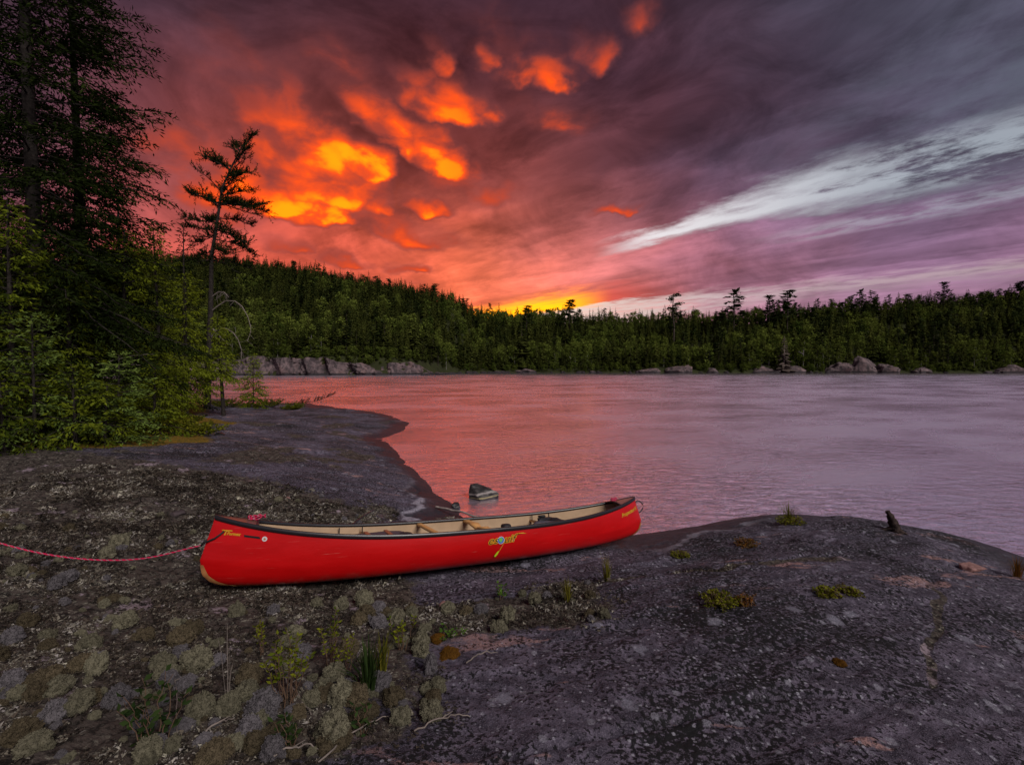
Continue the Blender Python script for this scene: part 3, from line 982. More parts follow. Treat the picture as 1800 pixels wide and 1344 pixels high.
# carry loops of black cord through both stems
s = Soup()
n0 = hull_map([(-2.27, .53)], lift=.006)[0]
tip = np.array([-2.425, -.0, .43])
s.tube([n0 + [.01, .03, .01], n0, n0 * .6 + tip * .4 + [0, -.012, -.01], tip + [.0, -.03, .01], tip + [-.012, -.005, -.01], tip + [0, .03, .01], [n0[0], -n0[1], n0[2]]], .0085, 6)
put('carry_loop', s.mesh('carry_loop', M_CORD, True), canoe)
s = Soup()
ca_ = np.linspace(-.55, 1, 12) * np.pi * .5
s.tube([(2.30, -.03, .46)] + [(2.36 + .13 * math.cos(t), -.004, .40 + .085 * math.sin(-t) + .02) for t in np.linspace(-1.2, 1.5, 10)] + [(2.40, -.02, .33)], .007, 6)
put('carry_loop', s.mesh('carry_loop', M_CORD, True), canoe)


def cw(p):
    """canoe coordinates to the world"""
    return np.array(CM @ Vector(p))


# ---------------------------------------------------------- rope and gear
M_PINK = m_plain('pink_rope', (0.42, 0.012, 0.06), 0.75, 0.2, .1, 80)
M_PALE = m_plain('pale_rope_fleck', (0.30, 0.17, 0.20), 0.75, 0.2, .1, 80)


def rope_mesh(P, r):
    """two strands twisted round each other: pink with a flecked white one"""
    P = np.asarray(P, float)
    d = np.r_[0, np.cumsum(np.linalg.norm(np.diff(P, axis=0), axis=1))]
    n = max(int(d[-1] / (r * 1.1)), 12)
    t = np.linspace(0, d[-1], n)
    Q = np.stack([np.interp(t, d, P[:, k]) for k in range(3)], 1)
    T = np.gradient(Q, axis=0); T /= np.linalg.norm(T, axis=1)[:, None]
    U = np.cross(T, [0, 0, 1.0]); U /= np.linalg.norm(U, axis=1)[:, None] + 1e-6
    Wv = np.cross(T, U)
    s = Soup()
    for k in range(3):
        a = t / r * 0.9 + k * 2 * np.pi / 3
        s.tube(Q + r * .48 * (np.cos(a)[:, None] * U + np.sin(a)[:, None] * Wv), r * (.42 if k == 0 else .62), 5, m=1 if k == 0 else 0)
    return s.mesh('rope', [M_PINK, M_PALE], True)


start = cw((-2.43, 0.0, .42))
pts = [start]
for px, py in ((300, 972), (250, 980), (190, 985), (120, 980), (60, 968), (0, 955), (-60, 938)):
    # sags to the rock and runs off to its anchor
    p = at_y(px, py, np.interp(px, [-60, 345], [3.75, start[1]]))
    pts.append(np.array([p[0], p[1], max(p[2], gz(p[0], p[1]) + .012)]))
pts = np.array(pts)
tt = np.arange(len(pts)); t2 = np.linspace(0, len(pts) - 1, 90)
try:
    co = np.polyfit(tt, pts, 5)
    fine = sum(co[k][None] * t2[:, None] ** (5 - k) for k in range(6))
except Exception:
    fine = np.stack([np.interp(t2, tt, pts[:, k]) for k in range(3)], 1)
put('mooring_rope', rope_mesh(fine, .0066), label="pink and white mooring rope sagging from the canoe's amber-edged end across the rock", cat='rope')


def rope_coil(c, rad, seed, label):
    r_ = np.random.default_rng(seed)
    t = np.linspace(0, 2 * np.pi * 4, 150)
    P = np.stack([rad * (1 + .25 * np.sin(t * .53 + seed)) * np.cos(t), rad * .55 * np.sin(t * 1.07), .012 + .02 * (t / t[-1]) + .012 * np.sin(t * 2.3)], 1)
    rot = np.array((Matrix(CM.to_3x3()))) if False else np.array(CM.to_3x3())
    return put('rope_coil', rope_mesh(P @ rot.T + cw(c), .006), label=label, cat='rope', group='pink ropes stowed on the canoe decks')


tu = hull_pt(np.array([-.87, .87]), np.zeros(2))
rope_coil((tu[0][0] + .02, -.0, tu[0][2] + .03), .06, 1, 'pink rope coiled on the deck by the rope-tied canoe end')
rope_coil((tu[1][0] - .02, .0, tu[1][2] + .035), .05, 2, 'pink rope bundled on the canoe deck at the water')

M_NYLON = m_plain('black_nylon', (0.014, 0.013, 0.016), 0.6, 0.3, .3, 60, .004)
M_STRAP = m_plain('brown_strap', (0.30, 0.10, 0.05), 0.6, 0.3, .2, 30)
M_LIMEB = m_plain('lime_buckle', (0.42, 0.50, 0.03), 0.5, 0.4, .1)
M_GREY = m_plain('grey_foam', (0.06, 0.055, 0.07), 0.6, 0.3, .2, 40)


def blob(c, size, rot=(0, 0, 0), power=2.6, seed=0, lump=.12, sub=3):
    """soft packed shape: superellipsoid with folds"""
    bm = bmesh.new(); bmesh.ops.create_icosphere(bm, subdivisions=sub, radius=1)
    V = np.array([v.co[:] for v in bm.verts]); Fc = np.array([[v.index for v in f.verts] for f in bm.faces]); bm.free()
    rr = (np.abs(V) ** power).sum(1) ** (1 / power)
    V = V / rr[:, None]
    nz = np.array([mnoise.noise(Vector(v) * 1.7 + Vector((seed, seed * 2, 0))) for v in V])
    V = V * (1 + lump * nz)[:, None] * np.array(size)
    V = V @ np.array(Matrix.Rotation(rot[2], 3, 'Z') @ Matrix.Rotation(rot[1], 3, 'Y') @ Matrix.Rotation(rot[0], 3, 'X')).T
    return V + np.array(c), Fc


def gear(name, label, cat, base):
    o = put(name, None, label=label, cat=cat, loc=cw(base)); o.rotation_euler = canoe.rotation_euler
    return o


def part(name, parent, mat, *blobs):
    s = Soup()
    for b in blobs:
        s.add(*b)
    return put(name, s.mesh(name, mat, True), parent)


# tackle pack by the seat near the roped end
t = gear('tackle_bag', 'black tackle bag with brown straps by the wooden seat', 'bag', (-.93, -.02, .05))
part('body', t, M_NYLON, blob((0, 0, .15), (.27, .16, .15), power=4, seed=3))
part('lid', t, M_GREY, blob((0, 0, .305), (.26, .15, .03), power=4, seed=5))
for x in (-.1, .1):
    part('strap', t, M_STRAP, blob((x, -.0, .335), (.022, .16, .009), power=5, lump=.03))
part('handle', t, M_NYLON, blob((.24, -.06, .30), (.1, .05, .035), power=2.5, seed=8))
t = gear('stuff_sack', 'dark grey stuff sack slumped beside the tackle bag', 'bag', (-.58, -.08, .03))
part('body', t, M_GREY, blob((0, 0, .15), (.16, .14, .15), power=2.4, seed=12, lump=.25))
part('drawcord', t, M_CORD, blob((.05, -.02, .30), (.05, .05, .02), seed=4))
t = gear('dry_bag', 'small dark round-topped bag beside the carrying yoke', 'bag', (.45, -.10, .035))
part('body', t, M_GREY, blob((0, 0, .16), (.10, .10, .17), power=2.2, seed=21, lump=.1))
part('cap', t, M_NYLON, blob((0, 0, .315), (.055, .055, .03), power=2.6, seed=22))
t = gear('life_jacket', 'black life jacket with lime buckle heaped on the seat by the lake', 'life jacket', (.98, -.03, .14))
part('back_panel', t, M_NYLON, blob((.05, .05, .10), (.30, .17, .06), (0, -.05, .15), 3, 31, .2))
part('front_panel', t, M_GREY, blob((.02, -.08, .17), (.20, .06, .05), (.2, .1, -.2), 3, 33, .2))
part('front_panel', t, M_NYLON, blob((.22, .0, .16), (.16, .10, .06), (.1, .25, .3), 3, 37, .25))
part('shoulder_strap', t, M_NYLON, blob((-.26, -.02, .10), (.17, .05, .035), (0, -.45, .1), 3, 39, .15))
part('shoulder_strap', t, M_NYLON, blob((.05, .06, .22), (.16, .04, .03), (0, .1, .5), 3, 41, .2))
part('buckle', t, M_LIMEB, blob((-.14, -.14, .05), (.045, .02, .02), power=4, lump=.02))
part('collar_loop', t, M_CORD, blob((-.02, .02, .27), (.05, .03, .014), power=2.5, lump=.2))

M_ROD = m_plain('graphite_rod', (0.015, 0.014, 0.017), 0.3, 0.5, .1)
A, B = at_y(588, 944, 4.95), at_y(657, 896, 5.9)
s = Soup(); s.tube([A, A * .66 + B * .34, A * .33 + B * .67 + [0, 0, .012], B], [.013, .011, .009, .007], 6)
rod = put('fishing_rod', s.mesh('fishing_rod', M_ROD, True), label='thin black fishing rod leaning out of the canoe', cat='fishing rod')
s = Soup(); d = (B - A) / np.linalg.norm(B - A); s.tube([A - d * .16, A - d * .1, A], [.014, .013, .010], 7)
put('grip', s.mesh('grip', M_NYLON, True), rod)
for k in (.35, .6, .8, .95):
    s = Soup(); q = A + (B - A) * k; a_ = np.linspace(0, 2 * np.pi, 9); s.tube(np.stack([q[0] + .011 * np.cos(a_), np.full(9, q[1]), q[2] - .012 + .011 * np.sin(a_)], 1), .002, 4)
    put('line_guide', s.mesh('line_guide', M_ROD, True), rod)

# --------------------------------------------------------------- far shore
M_FOREST = material('forest_floor', lambda g: prin(g, g.mix(g.noise(pos(g), 0.25, 5, 0.6), (0.012, 0.014, 0.006), (0.035, 0.04, 0.014)), 0.9, None, 0.1))
M_BARK = m_plain('dark_bark', (0.045, 0.036, 0.030), 0.9, 0.1, 0.4, 25, .01)
M_BIRCH = m_plain('pale_bark', (0.16, 0.15, 0.14), 0.8, 0.2, 0.3, 6)
M_DEADW = m_plain('weathered_dead_wood', (0.24, 0.20, 0.185), 0.85, 0.2, 0.3, 14, .004)
M_SPRUCE = m_leaf('spruce_needles', (0.010, 0.014, 0.004), (0.048, 0.055, 0.012), 0.2, .45)
M_PINE = m_leaf('pine_needles', (0.012, 0.019, 0.006), (0.038, 0.052, 0.016), 0.2)
M_BROAD = m_leaf('broad_leaves', (0.026, 0.042, 0.008), (0.105, 0.13, 0.024), 0.3, .4)
M_DEADN = m_leaf('grey_dead_twigs', (0.055, 0.042, 0.036), (0.12, 0.095, 0.085), 0.1)


def f_cliff(g):
    p = pos(g)
    n = g.noise(p, 0.55, 6, 0.62)
    v = g.noise(g.vmath('MULTIPLY', p, (1.0, 1.0, 0.18)), 1.3, 5, 0.6)
    x, y, z = g.xyz(p)
    c = g.mix(g.smooth(n, 0.32, 0.68), (0.036, 0.027, 0.030), (0.14, 0.102, 0.105))
    c = g.mix(g.smooth(v, 0.48, 0.62) * 0.85, c, (0.03, 0.026, 0.027))
    c = g.mix(g.smooth(g.noise(p, 0.22, 4, 0.6), 0.54, 0.66) * 0.5, c, (0.20, 0.13, 0.125))
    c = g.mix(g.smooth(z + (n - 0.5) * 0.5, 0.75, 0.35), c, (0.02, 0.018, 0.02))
    return prin(g, c, 0.85, bump(g, n, 0.25, 0.8), 0.2)


M_CLIFF = material('shore_granite', f_cliff)


def shore_y(X):
    return np.interp(X, [-500, -110, -60, -31, -27, -20, 0, 30, 55, 70, 90, 140, 220, 500], [120, 128, 136, 146, 158, 196, 206, 203, 197, 195, 200, 198, 190, 150])


_SP = [-400, 100, 380, 450, 540, 640, 700, 760, 850, 900, 1000, 1100, 1200, 1300, 1400, 1500, 1600, 1700, 1800, 2200]
_SY = [440, 455, 470, 474, 484, 501, 513, 525, 540, 545, 546, 549, 552, 546, 537, 528, 520, 513, 506, 495]


def far_z(X, Y):
    X, Y = np.asarray(X, float), np.asarray(Y, float)
    p = 900 + 850 * X / np.maximum(Y, 1)
    sky = np.interp(p, _SP, _SY)
    s0 = shore_y(X)
    D = np.interp(p, [300, 700, 1000, 1300, 1800], [200, 170, 85, 80, 95])
    yr = s0 + D
    Hr = (645 - sky) / 850 * yr + 2.35 - np.interp(p, [300, 900, 1300, 1800], [7.5, 9.0, 9.0, 9.5])
    t = np.clip((Y - s0) / D, 0, 1)
    prof = 0.55 * t + 0.45 * t * t * (3 - 2 * t)
    z = 0.6 * sstep(0, 3, Y - s0) + np.maximum(Hr, 3) * prof
    z = z + fbm(X, Y, 0.035, 3) * 5 * sstep(5, 60, Y - s0)
    # steep rocky edge on the near shore
    z = z + sstep(-20, -34, X) * sstep(0.5, 4, Y - s0) * 4.2
    z = np.where(Y > yr, z - (Y - yr) * 0.02, z)
    return np.where(Y < s0, -1.0 - 0.02 * (s0 - Y), z)


xs_ = np.r_[np.linspace(-3000, -420, 20), np.linspace(-400, 400, 260), np.linspace(420, 3000, 20)]
ys_ = np.r_[np.linspace(105, 330, 130), np.linspace(340, 900, 30), np.linspace(1000, 6000, 14)]
GX2, GY2 = np.meshgrid(xs_, ys_)
GZ2 = far_z(GX2, GY2)
nx, ny = len(xs_), len(ys_)
ii, jj = np.meshgrid(np.arange(ny - 1), np.arange(nx - 1), indexing='ij')
F = np.stack([ii * nx + jj, ii * nx + jj + 1, (ii + 1) * nx + jj + 1, (ii + 1) * nx + jj], -1).reshape(-1, 4)
put('wooded_hills', mesh_np('wooded_hills', np.stack([GX2, GY2, GZ2], -1).reshape(-1, 3), F, M_FOREST, smooth=True), kind='structure')


# rock face along the near part of the far shore: stepped, fractured granite
def cliff_mesh():
    u = np.linspace(-118, -25.5, 380)
    v = np.linspace(0, 1, 34)
    U, Vv = np.meshgrid(u, v)
    top = 3.0 + fbm(U, U * 0, 0.07, 3, seed=3) * 4.5 + fbm(U, U * 0, 0.3, 3, seed=8) * 2.2
    top = top * sstep(-25.5, -31, U) + 0.3
    top = top + 2.0 * np.exp(-((U + 60) / 9) ** 2)
    face = np.clip(Vv / 0.7, 0, 1)
    back = np.clip((Vv - 0.7) / 0.3, 0, 1)
    step = np.round(fbm(U + Vv * 3, Vv * 3, 0.30, 2, seed=5) * 9) / 9
    Y = shore_y(U) - 1.2 + face * 2.2 + step * 4.6 + fbm(U, Vv * 5, 0.6, 4, seed=9, gain=.65) * 2.6 + back * 5
    Z = -0.6 + (top + 0.6) * face ** 0.9 + fbm(U, Vv * 9, 0.6, 3, seed=11) * 0.5 * face - back * 1.8
    n = len(u)
    i, j = np.meshgrid(np.arange(len(v) - 1), np.arange(n - 1), indexing='ij')
    Fq = np.stack([i * n + j, i * n + j + 1, (i + 1) * n + j + 1, (i + 1) * n + j], -1).reshape(-1, 4)
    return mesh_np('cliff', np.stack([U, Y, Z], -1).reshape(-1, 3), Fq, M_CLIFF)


put('cliff', cliff_mesh(), label='long fractured granite cliff rising from the lake below the wooded hill', cat='cliff')


def rock_mesh(name, mat, size, seed, sub=4, lump=0.35, flat=0.55, facets=0.0):
    bm = bmesh.new(); bmesh.ops.create_icosphere(bm, subdivisions=sub, radius=1)
    V = np.array([v.co[:] for v in bm.verts]); Fc = np.array([[v.index for v in f.verts] for f in bm.faces]); bm.free()
    o = Vector((seed * 3.1, seed * 1.7, seed * 0.9))
    d = np.array([mnoise.fractal(Vector(v) * 1.1 + o, 0.9, 2.0, 4) for v in V])
    V = V * (1 + lump * d)[:, None]
    if facets:
        r_ = np.random.default_rng(seed)
        for k in range(14):
            nrm = r_.normal(size=3); nrm /= np.linalg.norm(nrm)
            over = V @ nrm - r_.uniform(.62, .92)
            V = V - np.clip(over, 0, None)[:, None] * nrm * facets
    V[:, 2] = np.where(V[:, 2] < -flat, -flat + (V[:, 2] + flat) * .15, V[:, 2])
    return mesh_np(name, V * np.array(size), Fc, mat, smooth=not facets)


# bare outcrops and boulders along the waterline
for k, (p0, p1, py0, lab) in enumerate((
        (1112, 1176, 643, 'low pale rock outcrop at the far waterline below leafy trees'),
        (1168, 1228, 639, 'humped pale outcrop at the far waterline, taller of the neighbouring pair'),
        (1240, 1262, 640, 'small pale outcrop half hidden by far shore bushes'),
        (1318, 1374, 643, 'flat pinkish outcrop by the dead grey spruce on the far shore'),
        (1368, 1424, 636, 'pale rounded outcrop just past the dead grey spruce'),
        (1446, 1505, 633, 'low pinkish ledge left of the stepped granite slope on the far shore'),
        (1488, 1556, 622, 'broad sloping granite ledge behind young trees on the far shore'),
        (1540, 1590, 636, 'small ledge closing the stepped granite slope on the far shore'),
        (1600, 1650, 642, 'low dark ledge at the far waterline past the broad granite slope'),
        (1752, 1815, 636, 'dark rounded outcrop where the far shore leaves the picture'),
        (900, 950, 646, 'narrow stony ledge at the far waterline under tall spruces'),
        (560, 640, 610, 'bare rock knoll above the cliff among spruces'))):
    on_hill = py0 < 612
    Yd = 150.0 if on_hill else float(shore_y(np.array([(p0 + p1) / 2 - 900]) / 850 * 196)[0]) + (6 if py0 < 620 else 1.0)
    X0, X1 = (p0 - 900) / 850 * Yd, (p1 - 900) / 850 * Yd
    h = (645 - py0) / 850 * Yd + 2.35
    zb = 4.5 if on_hill else -0.2
    m = rock_mesh('rock_outcrop', M_CLIFF, ((X1 - X0) / 2, 5.0, max(h - zb, .8) * .78), 40 + k, 5, 0.62, 0.35, 0.75)
    put('rock_outcrop', m, label=lab, cat='outcrop', group='bare outcrops along the far shore', loc=((X0 + X1) / 2, Yd + 2.0, zb))
r_ = np.random.default_rng(77)
bmesh_ = [rock_mesh('shore_boulder', M_CLIFF, (1, .8, .62), 60 + k, 2, 0.4, 0.5, 0.6) for k in range(5)]
for k in range(64):
    p = r_.choice([r_.uniform(745, 905), r_.uniform(950, 1110), r_.uniform(1230, 1330), r_.uniform(1420, 1460), r_.uniform(1600, 1760)], p=[.55, .2, .1, .05, .1])
    X = (p - 900) / 850 * 203
    Y = float(shore_y(np.array([X]))[0]) - r_.uniform(0, 1.0)
    X = (p - 900) / 850 * Y
    sc = r_.uniform(.5, 1.5)
    put('shore_boulder', bmesh_[k % 5], label=('large' if sc > 1.1 else 'small') + ' pale boulder in the broken line of stones ' + ('near the end of the cliff' if p < 910 else 'below the tall layered spruce' if p < 1120 else 'among the pale outcrops' if p < 1470 else 'past the stepped granite slope'), cat='boulder', group='boulders along the far waterline',
        loc=(X, Y, 0.12), rot=(0, 0, r_.uniform(0, 6.3)), scale=(sc * 1.3, sc, sc * .8))


# ------------------------------------------------------------- far forest
def far_conifer(seed, n_whorl, width, ragged, per=7, spire=1.0, gap=0.0):
    """unit-height conifer; crown of drooping boughs, each a folded fan of three blades"""
    r = np.random.default_rng(seed)
    s = Soup()
    z0 = 0.10 + gap
    for w in range(n_whorl):
        t = w / (n_whorl - 1)
        z = z0 + (0.985 - z0) * t ** 0.92
        L = width * (1 - t) ** spire * r.uniform(.75, 1.1) + 0.012
        kk = max(3, int(per * (1 - .45 * t)))
        a0 = r.uniform(0, 6.3)
        for b in range(kk):
            if r.random() < ragged: continue
            a = a0 + 2 * np.pi * b / kk + r.normal(0, .25)
            l = L * r.uniform(.6, 1.25)
            dr = np.array([math.cos(a), math.sin(a), 0]); sd = np.array([-math.sin(a), math.cos(a), 0])
            base = np.array([0, 0, z])
            tip = base + dr * l + np.array([0, 0, -l * r.uniform(.15, .5)])
            mid_ = base + dr * l * .55 + np.array([0, 0, -l * .12])
            w_ = l * r.uniform(.22, .36)
            dn = np.array([0, 0, -l * .28])
            V = [base + [0, 0, .01], mid_ + sd * w_ + dn * .5, tip, mid_ - sd * w_ + dn * .5, mid_ + dn * 1.3, mid_ + [0, 0, .008]]
            s.add(V, [[0, 1, 5], [1, 2, 5], [5, 2, 3], [0, 5, 3], [0, 4, 2]], 0, np.clip(r.normal(.45, .22), 0, 1))
    s.add([[.006, 0, .9], [-.003, .005, .9], [-.003, -.005, .9], [0, 0, 1.0]], [[0, 1, 3], [1, 2, 3], [2, 0, 3]], 0, .4)
    return s


def far_trunk(h=0.92, r=0.012, lean=0.0):
    s = Soup(); s.tube([(0, 0, -.06), (lean * .3, 0, h * .5), (lean, 0, h)], [r, r * .7, r * .15], 5)
    return s


def far_pine(seed):
    """white pine: bare lower trunk and flat, wind-swept plates of needles"""
    r = np.random.default_rng(seed)
    s = Soup(); tr = Soup()
    tr.tube([(0, 0, -.05), (.01, 0, .5), (.0, .01, .97)], [.014, .010, .004], 5)
    for w in range(11):
        t = w / 10
        z = .34 + .62 * t
        for b in range(r.integers(2, 5)):
            a = r.uniform(0, 6.3); l = (.20 * (1 - t * .75)) * r.uniform(.5, 1.3)
            d = np.array([math.cos(a), math.sin(a), r.uniform(.1, .45)])
            e = np.array([0, 0, z]) + d * l
            tr.tube([(0, 0, z), e], [.004, .002], 3, cap=False)
            for q in range(9):
                c = np.array([0, 0, z]) + d * l * r.uniform(.4, 1.1) + r.normal(0, .018, 3) * [1, 1, .5]
                v = r.normal(size=(3, 3)) * [.040, .040, .014]
                v[0] += d * .03
                s.add(c + v, [[0, 1, 2]], 0, np.clip(r.normal(.4, .25), 0, 1))
    return s, tr


def far_broad(seed, squat=1.0):
    """birch or aspen: clumps of leaves round a forked pale stem"""
    r = np.random.default_rng(seed)
    s = Soup(); tr = Soup()
    tr.tube([(0, 0, -.05), (.01, .01, .4), (.02, -.01, .85)], [.013, .010, .003], 5)
    cl = []
    for k in range(26):
        z = r.uniform(.25, .97); rad = .22 * squat * math.sin(np.pi * min(max((z - .12) / .9, .05), .98)) ** .8
        a = r.uniform(0, 6.3); q = rad * math.sqrt(r.random())
        cl.append(np.array([q * math.cos(a), q * math.sin(a), z]))
        if k % 4 == 0: tr.tube([(0.01, 0, z - .12), cl[-1]], [.005, .002], 3, cap=False)
    for c in cl:
        tt = np.clip(r.normal(.5, .2) + (c[2] - .5) * .3, 0, 1)
        for q in range(15):
            p = c + r.normal(0, .042, 3)
            v = r.normal(size=(4, 3)) * .024
            s.add(p + v, [[0, 1, 2], [0, 2, 3]], 0, np.clip(tt + r.normal(0, .15), 0, 1))
    return s, tr


KINDS = []   # crown mesh, trunk mesh, soups, name
for k, (nw, wd, rg, per, sp, gp) in enumerate(((19, .19, .12, 8, .9, .0), (21, .15, .15, 7, .8, .0), (17, .22, .10, 9, 1.0, .0), (23, .125, .22, 7, .75, .05), (16, .20, .3, 7, .8, .12))):
    cs, ts = far_conifer(100 + k, nw, wd, rg, per, sp, gp), far_trunk()
    KINDS.append((cs.mesh('spruce_crown', M_SPRUCE), ts.mesh('trunk', M_BARK), cs, 'spruce_tree'))
for k in range(3):
    cs, ts = far_pine(130 + k)
    KINDS.append((cs.mesh('pine_crown', M_PINE), ts.mesh('trunk', M_BARK), cs, 'pine_tree'))
for k in range(3):
    cs, ts = far_broad(150 + k, 1.0 + .25 * k)
    KINDS.append((cs.mesh('leafy_crown', M_BROAD), ts.mesh('trunk', M_BIRCH), cs, 'leafy_tree'))
cs, ts = far_conifer(170, 19, .16, .25, 8, .85, .0), far_trunk()
DEAD = (cs.mesh('dead_crown', M_DEADN), ts.mesh('trunk', M_DEADW), cs, 'dead_spruce')

LABELS = {'spruce_tree': ('dark spruce in the forest edge along the far shore', 'spruces along the far shore'),
          'pine_tree': ('dark pine with flat plates of needles in the far shore forest', 'pines along the far shore'),
          'leafy_tree': ('brighter green leafy tree among conifers on the far shore', 'leafy trees along the far shore')}


def tree_obj(kind, loc, h, rz, label=None, group=None, wide=1.0, lean=(0, 0)):
    me, tm, _, nm = kind
    lab, grp = (label, group) if label else LABELS[nm]
    o = put(nm, None, label=lab, cat='tree', group=grp, loc=loc, rot=(lean[0], lean[1], rz), scale=(h * wide, h * wide, h))
    put('trunk', tm, o); put('crown', me, o)
    return o


r_ = np.random.default_rng(303)
spots = []
for a in range(44000):
    p = r_.uniform(120, 1860)
    Yd = r_.uniform(0, 1)
    s0 = None
    Y = 128 + 235 * Yd
    X = (p - 900) / 850 * Y
    s0 = float(np.interp(X, [-500, -110, -60, -31, -27, -20, 0, 30, 55, 70, 90, 140, 220, 500], [120, 128, 136, 146, 158, 196, 206, 203, 197, 195, 200, 198, 190, 150]))
    D = float(np.interp(p, [300, 700, 1000, 1300, 1800], [200, 170, 85, 80, 95]))
    inl = Y - s0
    lo = 3.0
    if lo < inl < D + 22:
        spots.append((X, Y, inl, p, D))
# thin out to a natural spacing
cell, chosen = {}, []
for X, Y, inl, p, D in spots:
    mind = 2.0 if inl < 18 else (2.5 if inl < 60 else 2.9)
    key = (int(X // 3.4), int(Y // 3.4))
    if any((X - a) ** 2 + (Y - b) ** 2 < mind ** 2 for i in (-1, 0, 1) for j in (-1, 0, 1) for a, b in cell.get((key[0] + i, key[1] + j), ())):
        continue
    cell.setdefault(key, []).append((X, Y)); chosen.append((X, Y, inl, p, D))
leafy = lambda X, Y: float(fbm(np.array([X]), np.array([Y]), 0.045, 3, seed=21)[0])
trees = []
for X, Y, inl, p, D in chosen:
    u = r_.random(); lf = leafy(X, Y)
    # ledges stay open
    if any(a < p < b and inl < dd for a, b, dd in ((1150, 1225, 7), (1335, 1375, 8), (1385, 1420, 7), (1475, 1555, 13), (1770, 1800, 7))) and u < .8: continue
    if lf > .05 and inl < 120 and u < .5: k = 8 + r_.integers(0, 3)
    elif u < .06 or (u < .16 and p > 1150): k = 5 + r_.integers(0, 3)
    else: k = r_.integers(0, 5)
    h = r_.uniform(5.5, 11.5) if k < 5 else (r_.uniform(8, 12.5) if k < 8 else r_.uniform(5, 9.5))
    if inl < 7: h *= r_.uniform(.45, .95)
    if D - 12 < inl: h *= r_.uniform(.9, 1.25)
    trees.append((X, Y, float(far_z(np.array([X]), np.array([Y]))[0]), h, int(k), r_.uniform(0, 6.3), inl))
trees.sort(key=lambda t: t[6] + r_.uniform(0, 3))
n_ind = {'spruce_tree': 0, 'pine_tree': 0, 'leafy_tree': 0}
rest = []
for t in trees:
    nm = KINDS[t[4]][3]
    if n_ind[nm] < {'spruce_tree': 190, 'pine_tree': 40, 'leafy_tree': 80}[nm]:
        n_ind[nm] += 1
        p = 900 + 850 * t[0] / t[1]
        where_ = ('above the cliff' if p < 740 else 'behind the line of waterside boulders' if p < 1110 else 'behind the pale outcrops' if p < 1440 else 'behind the stepped granite slope' if p < 1600 else 'towards the dark end of the far shore')
        what = {'spruce_tree': 'spruce', 'pine_tree': 'flat-plated pine', 'leafy_tree': 'bright leafy tree'}[nm]
        size = 'small' if t[3] < 6.5 else 'tall' if t[3] > 9.5 else 'middling'
        tree_obj(KINDS[t[4]], (t[0], t[1], t[2] - .2), t[3], t[5], f'{size} {what} in the forest edge {where_}', LABELS[nm][1], wide=r_.uniform(.85, 1.2))
    else:
        rest.append(t)
# everything further up the slopes reads as one mass
vs_, fs_, ms_, ts_, off = [], [], [], [], 0
pre = []
for kd in KINDS:
    c = kd[2]
    pre.append((np.concatenate(c.v), np.concatenate(c.f), np.concatenate(c.t)))
for X, Y, z, h, k, rz, inl in rest:
    V, Fc, tt = pre[k]
    if k < 5 and inl > 60:
        keepf = np.arange(len(Fc)) % 5 != 3; Fc, tt = Fc[keepf], tt[keepf]
    c, s_ = math.cos(rz), math.sin(rz)
    w_ = r_.uniform(.9, 1.3)
    vs_.append(np.stack([(V[:, 0] * c - V[:, 1] * s_) * h * w_ + X, (V[:, 0] * s_ + V[:, 1] * c) * h * w_ + Y, V[:, 2] * h + z - .2], 1))
    fs_.append(Fc + off); off += len(V)
    ms_.append(np.full(len(Fc), 0 if k < 5 else (1 if k < 8 else 2)))
    ts_.append(np.clip(tt + r_.normal(0, .27), 0, 1))
# bushes that fringe the waterline and the top of the cliff
for k_ in range(900):
    p = r_.uniform(300, 1850); Yg = 200.0
    for _ in range(4):
        Yg = float(shore_y(np.array([(p - 900) / 850 * Yg]))[0])
    X = (p - 900) / 850 * Yg
    if any(a < p < b for a, b in ((1130, 1225), (1330, 1420), (1470, 1560))) and r_.random() < .75: continue
    Yb = Yg + r_.uniform(.8, 7) + (1.2 if X < -27 else 0)
    k = int(r_.choice([8, 9, 10, 0, 2, 4])); V, Fc, tt = pre[k]
    h = r_.uniform(1.2, 3.6); c, s_ = math.cos(k_), math.sin(k_); w_ = r_.uniform(1.0, 1.8) if k > 4 else 1.2
    z = float(far_z(np.array([X]), np.array([Yb]))[0])
    vs_.append(np.stack([(V[:, 0] * c - V[:, 1] * s_) * h * w_ + X, (V[:, 0] * s_ + V[:, 1] * c) * h * w_ + Yb, (V[:, 2] - .12) * h + z], 1))
    fs_.append(Fc + off); off += len(V); ms_.append(np.full(len(Fc), 0 if k < 5 else 2)); ts_.append(np.clip(tt - .15 + r_.normal(0, .16), 0, 1))
put('forest', mesh_np('forest', np.concatenate(vs_), np.concatenate(fs_), [M_SPRUCE, M_PINE, M_BROAD], np.concatenate(ms_), np.concatenate(ts_)),
    kind='stuff', label='dense dark conifer forest covering the hills beyond the lake')

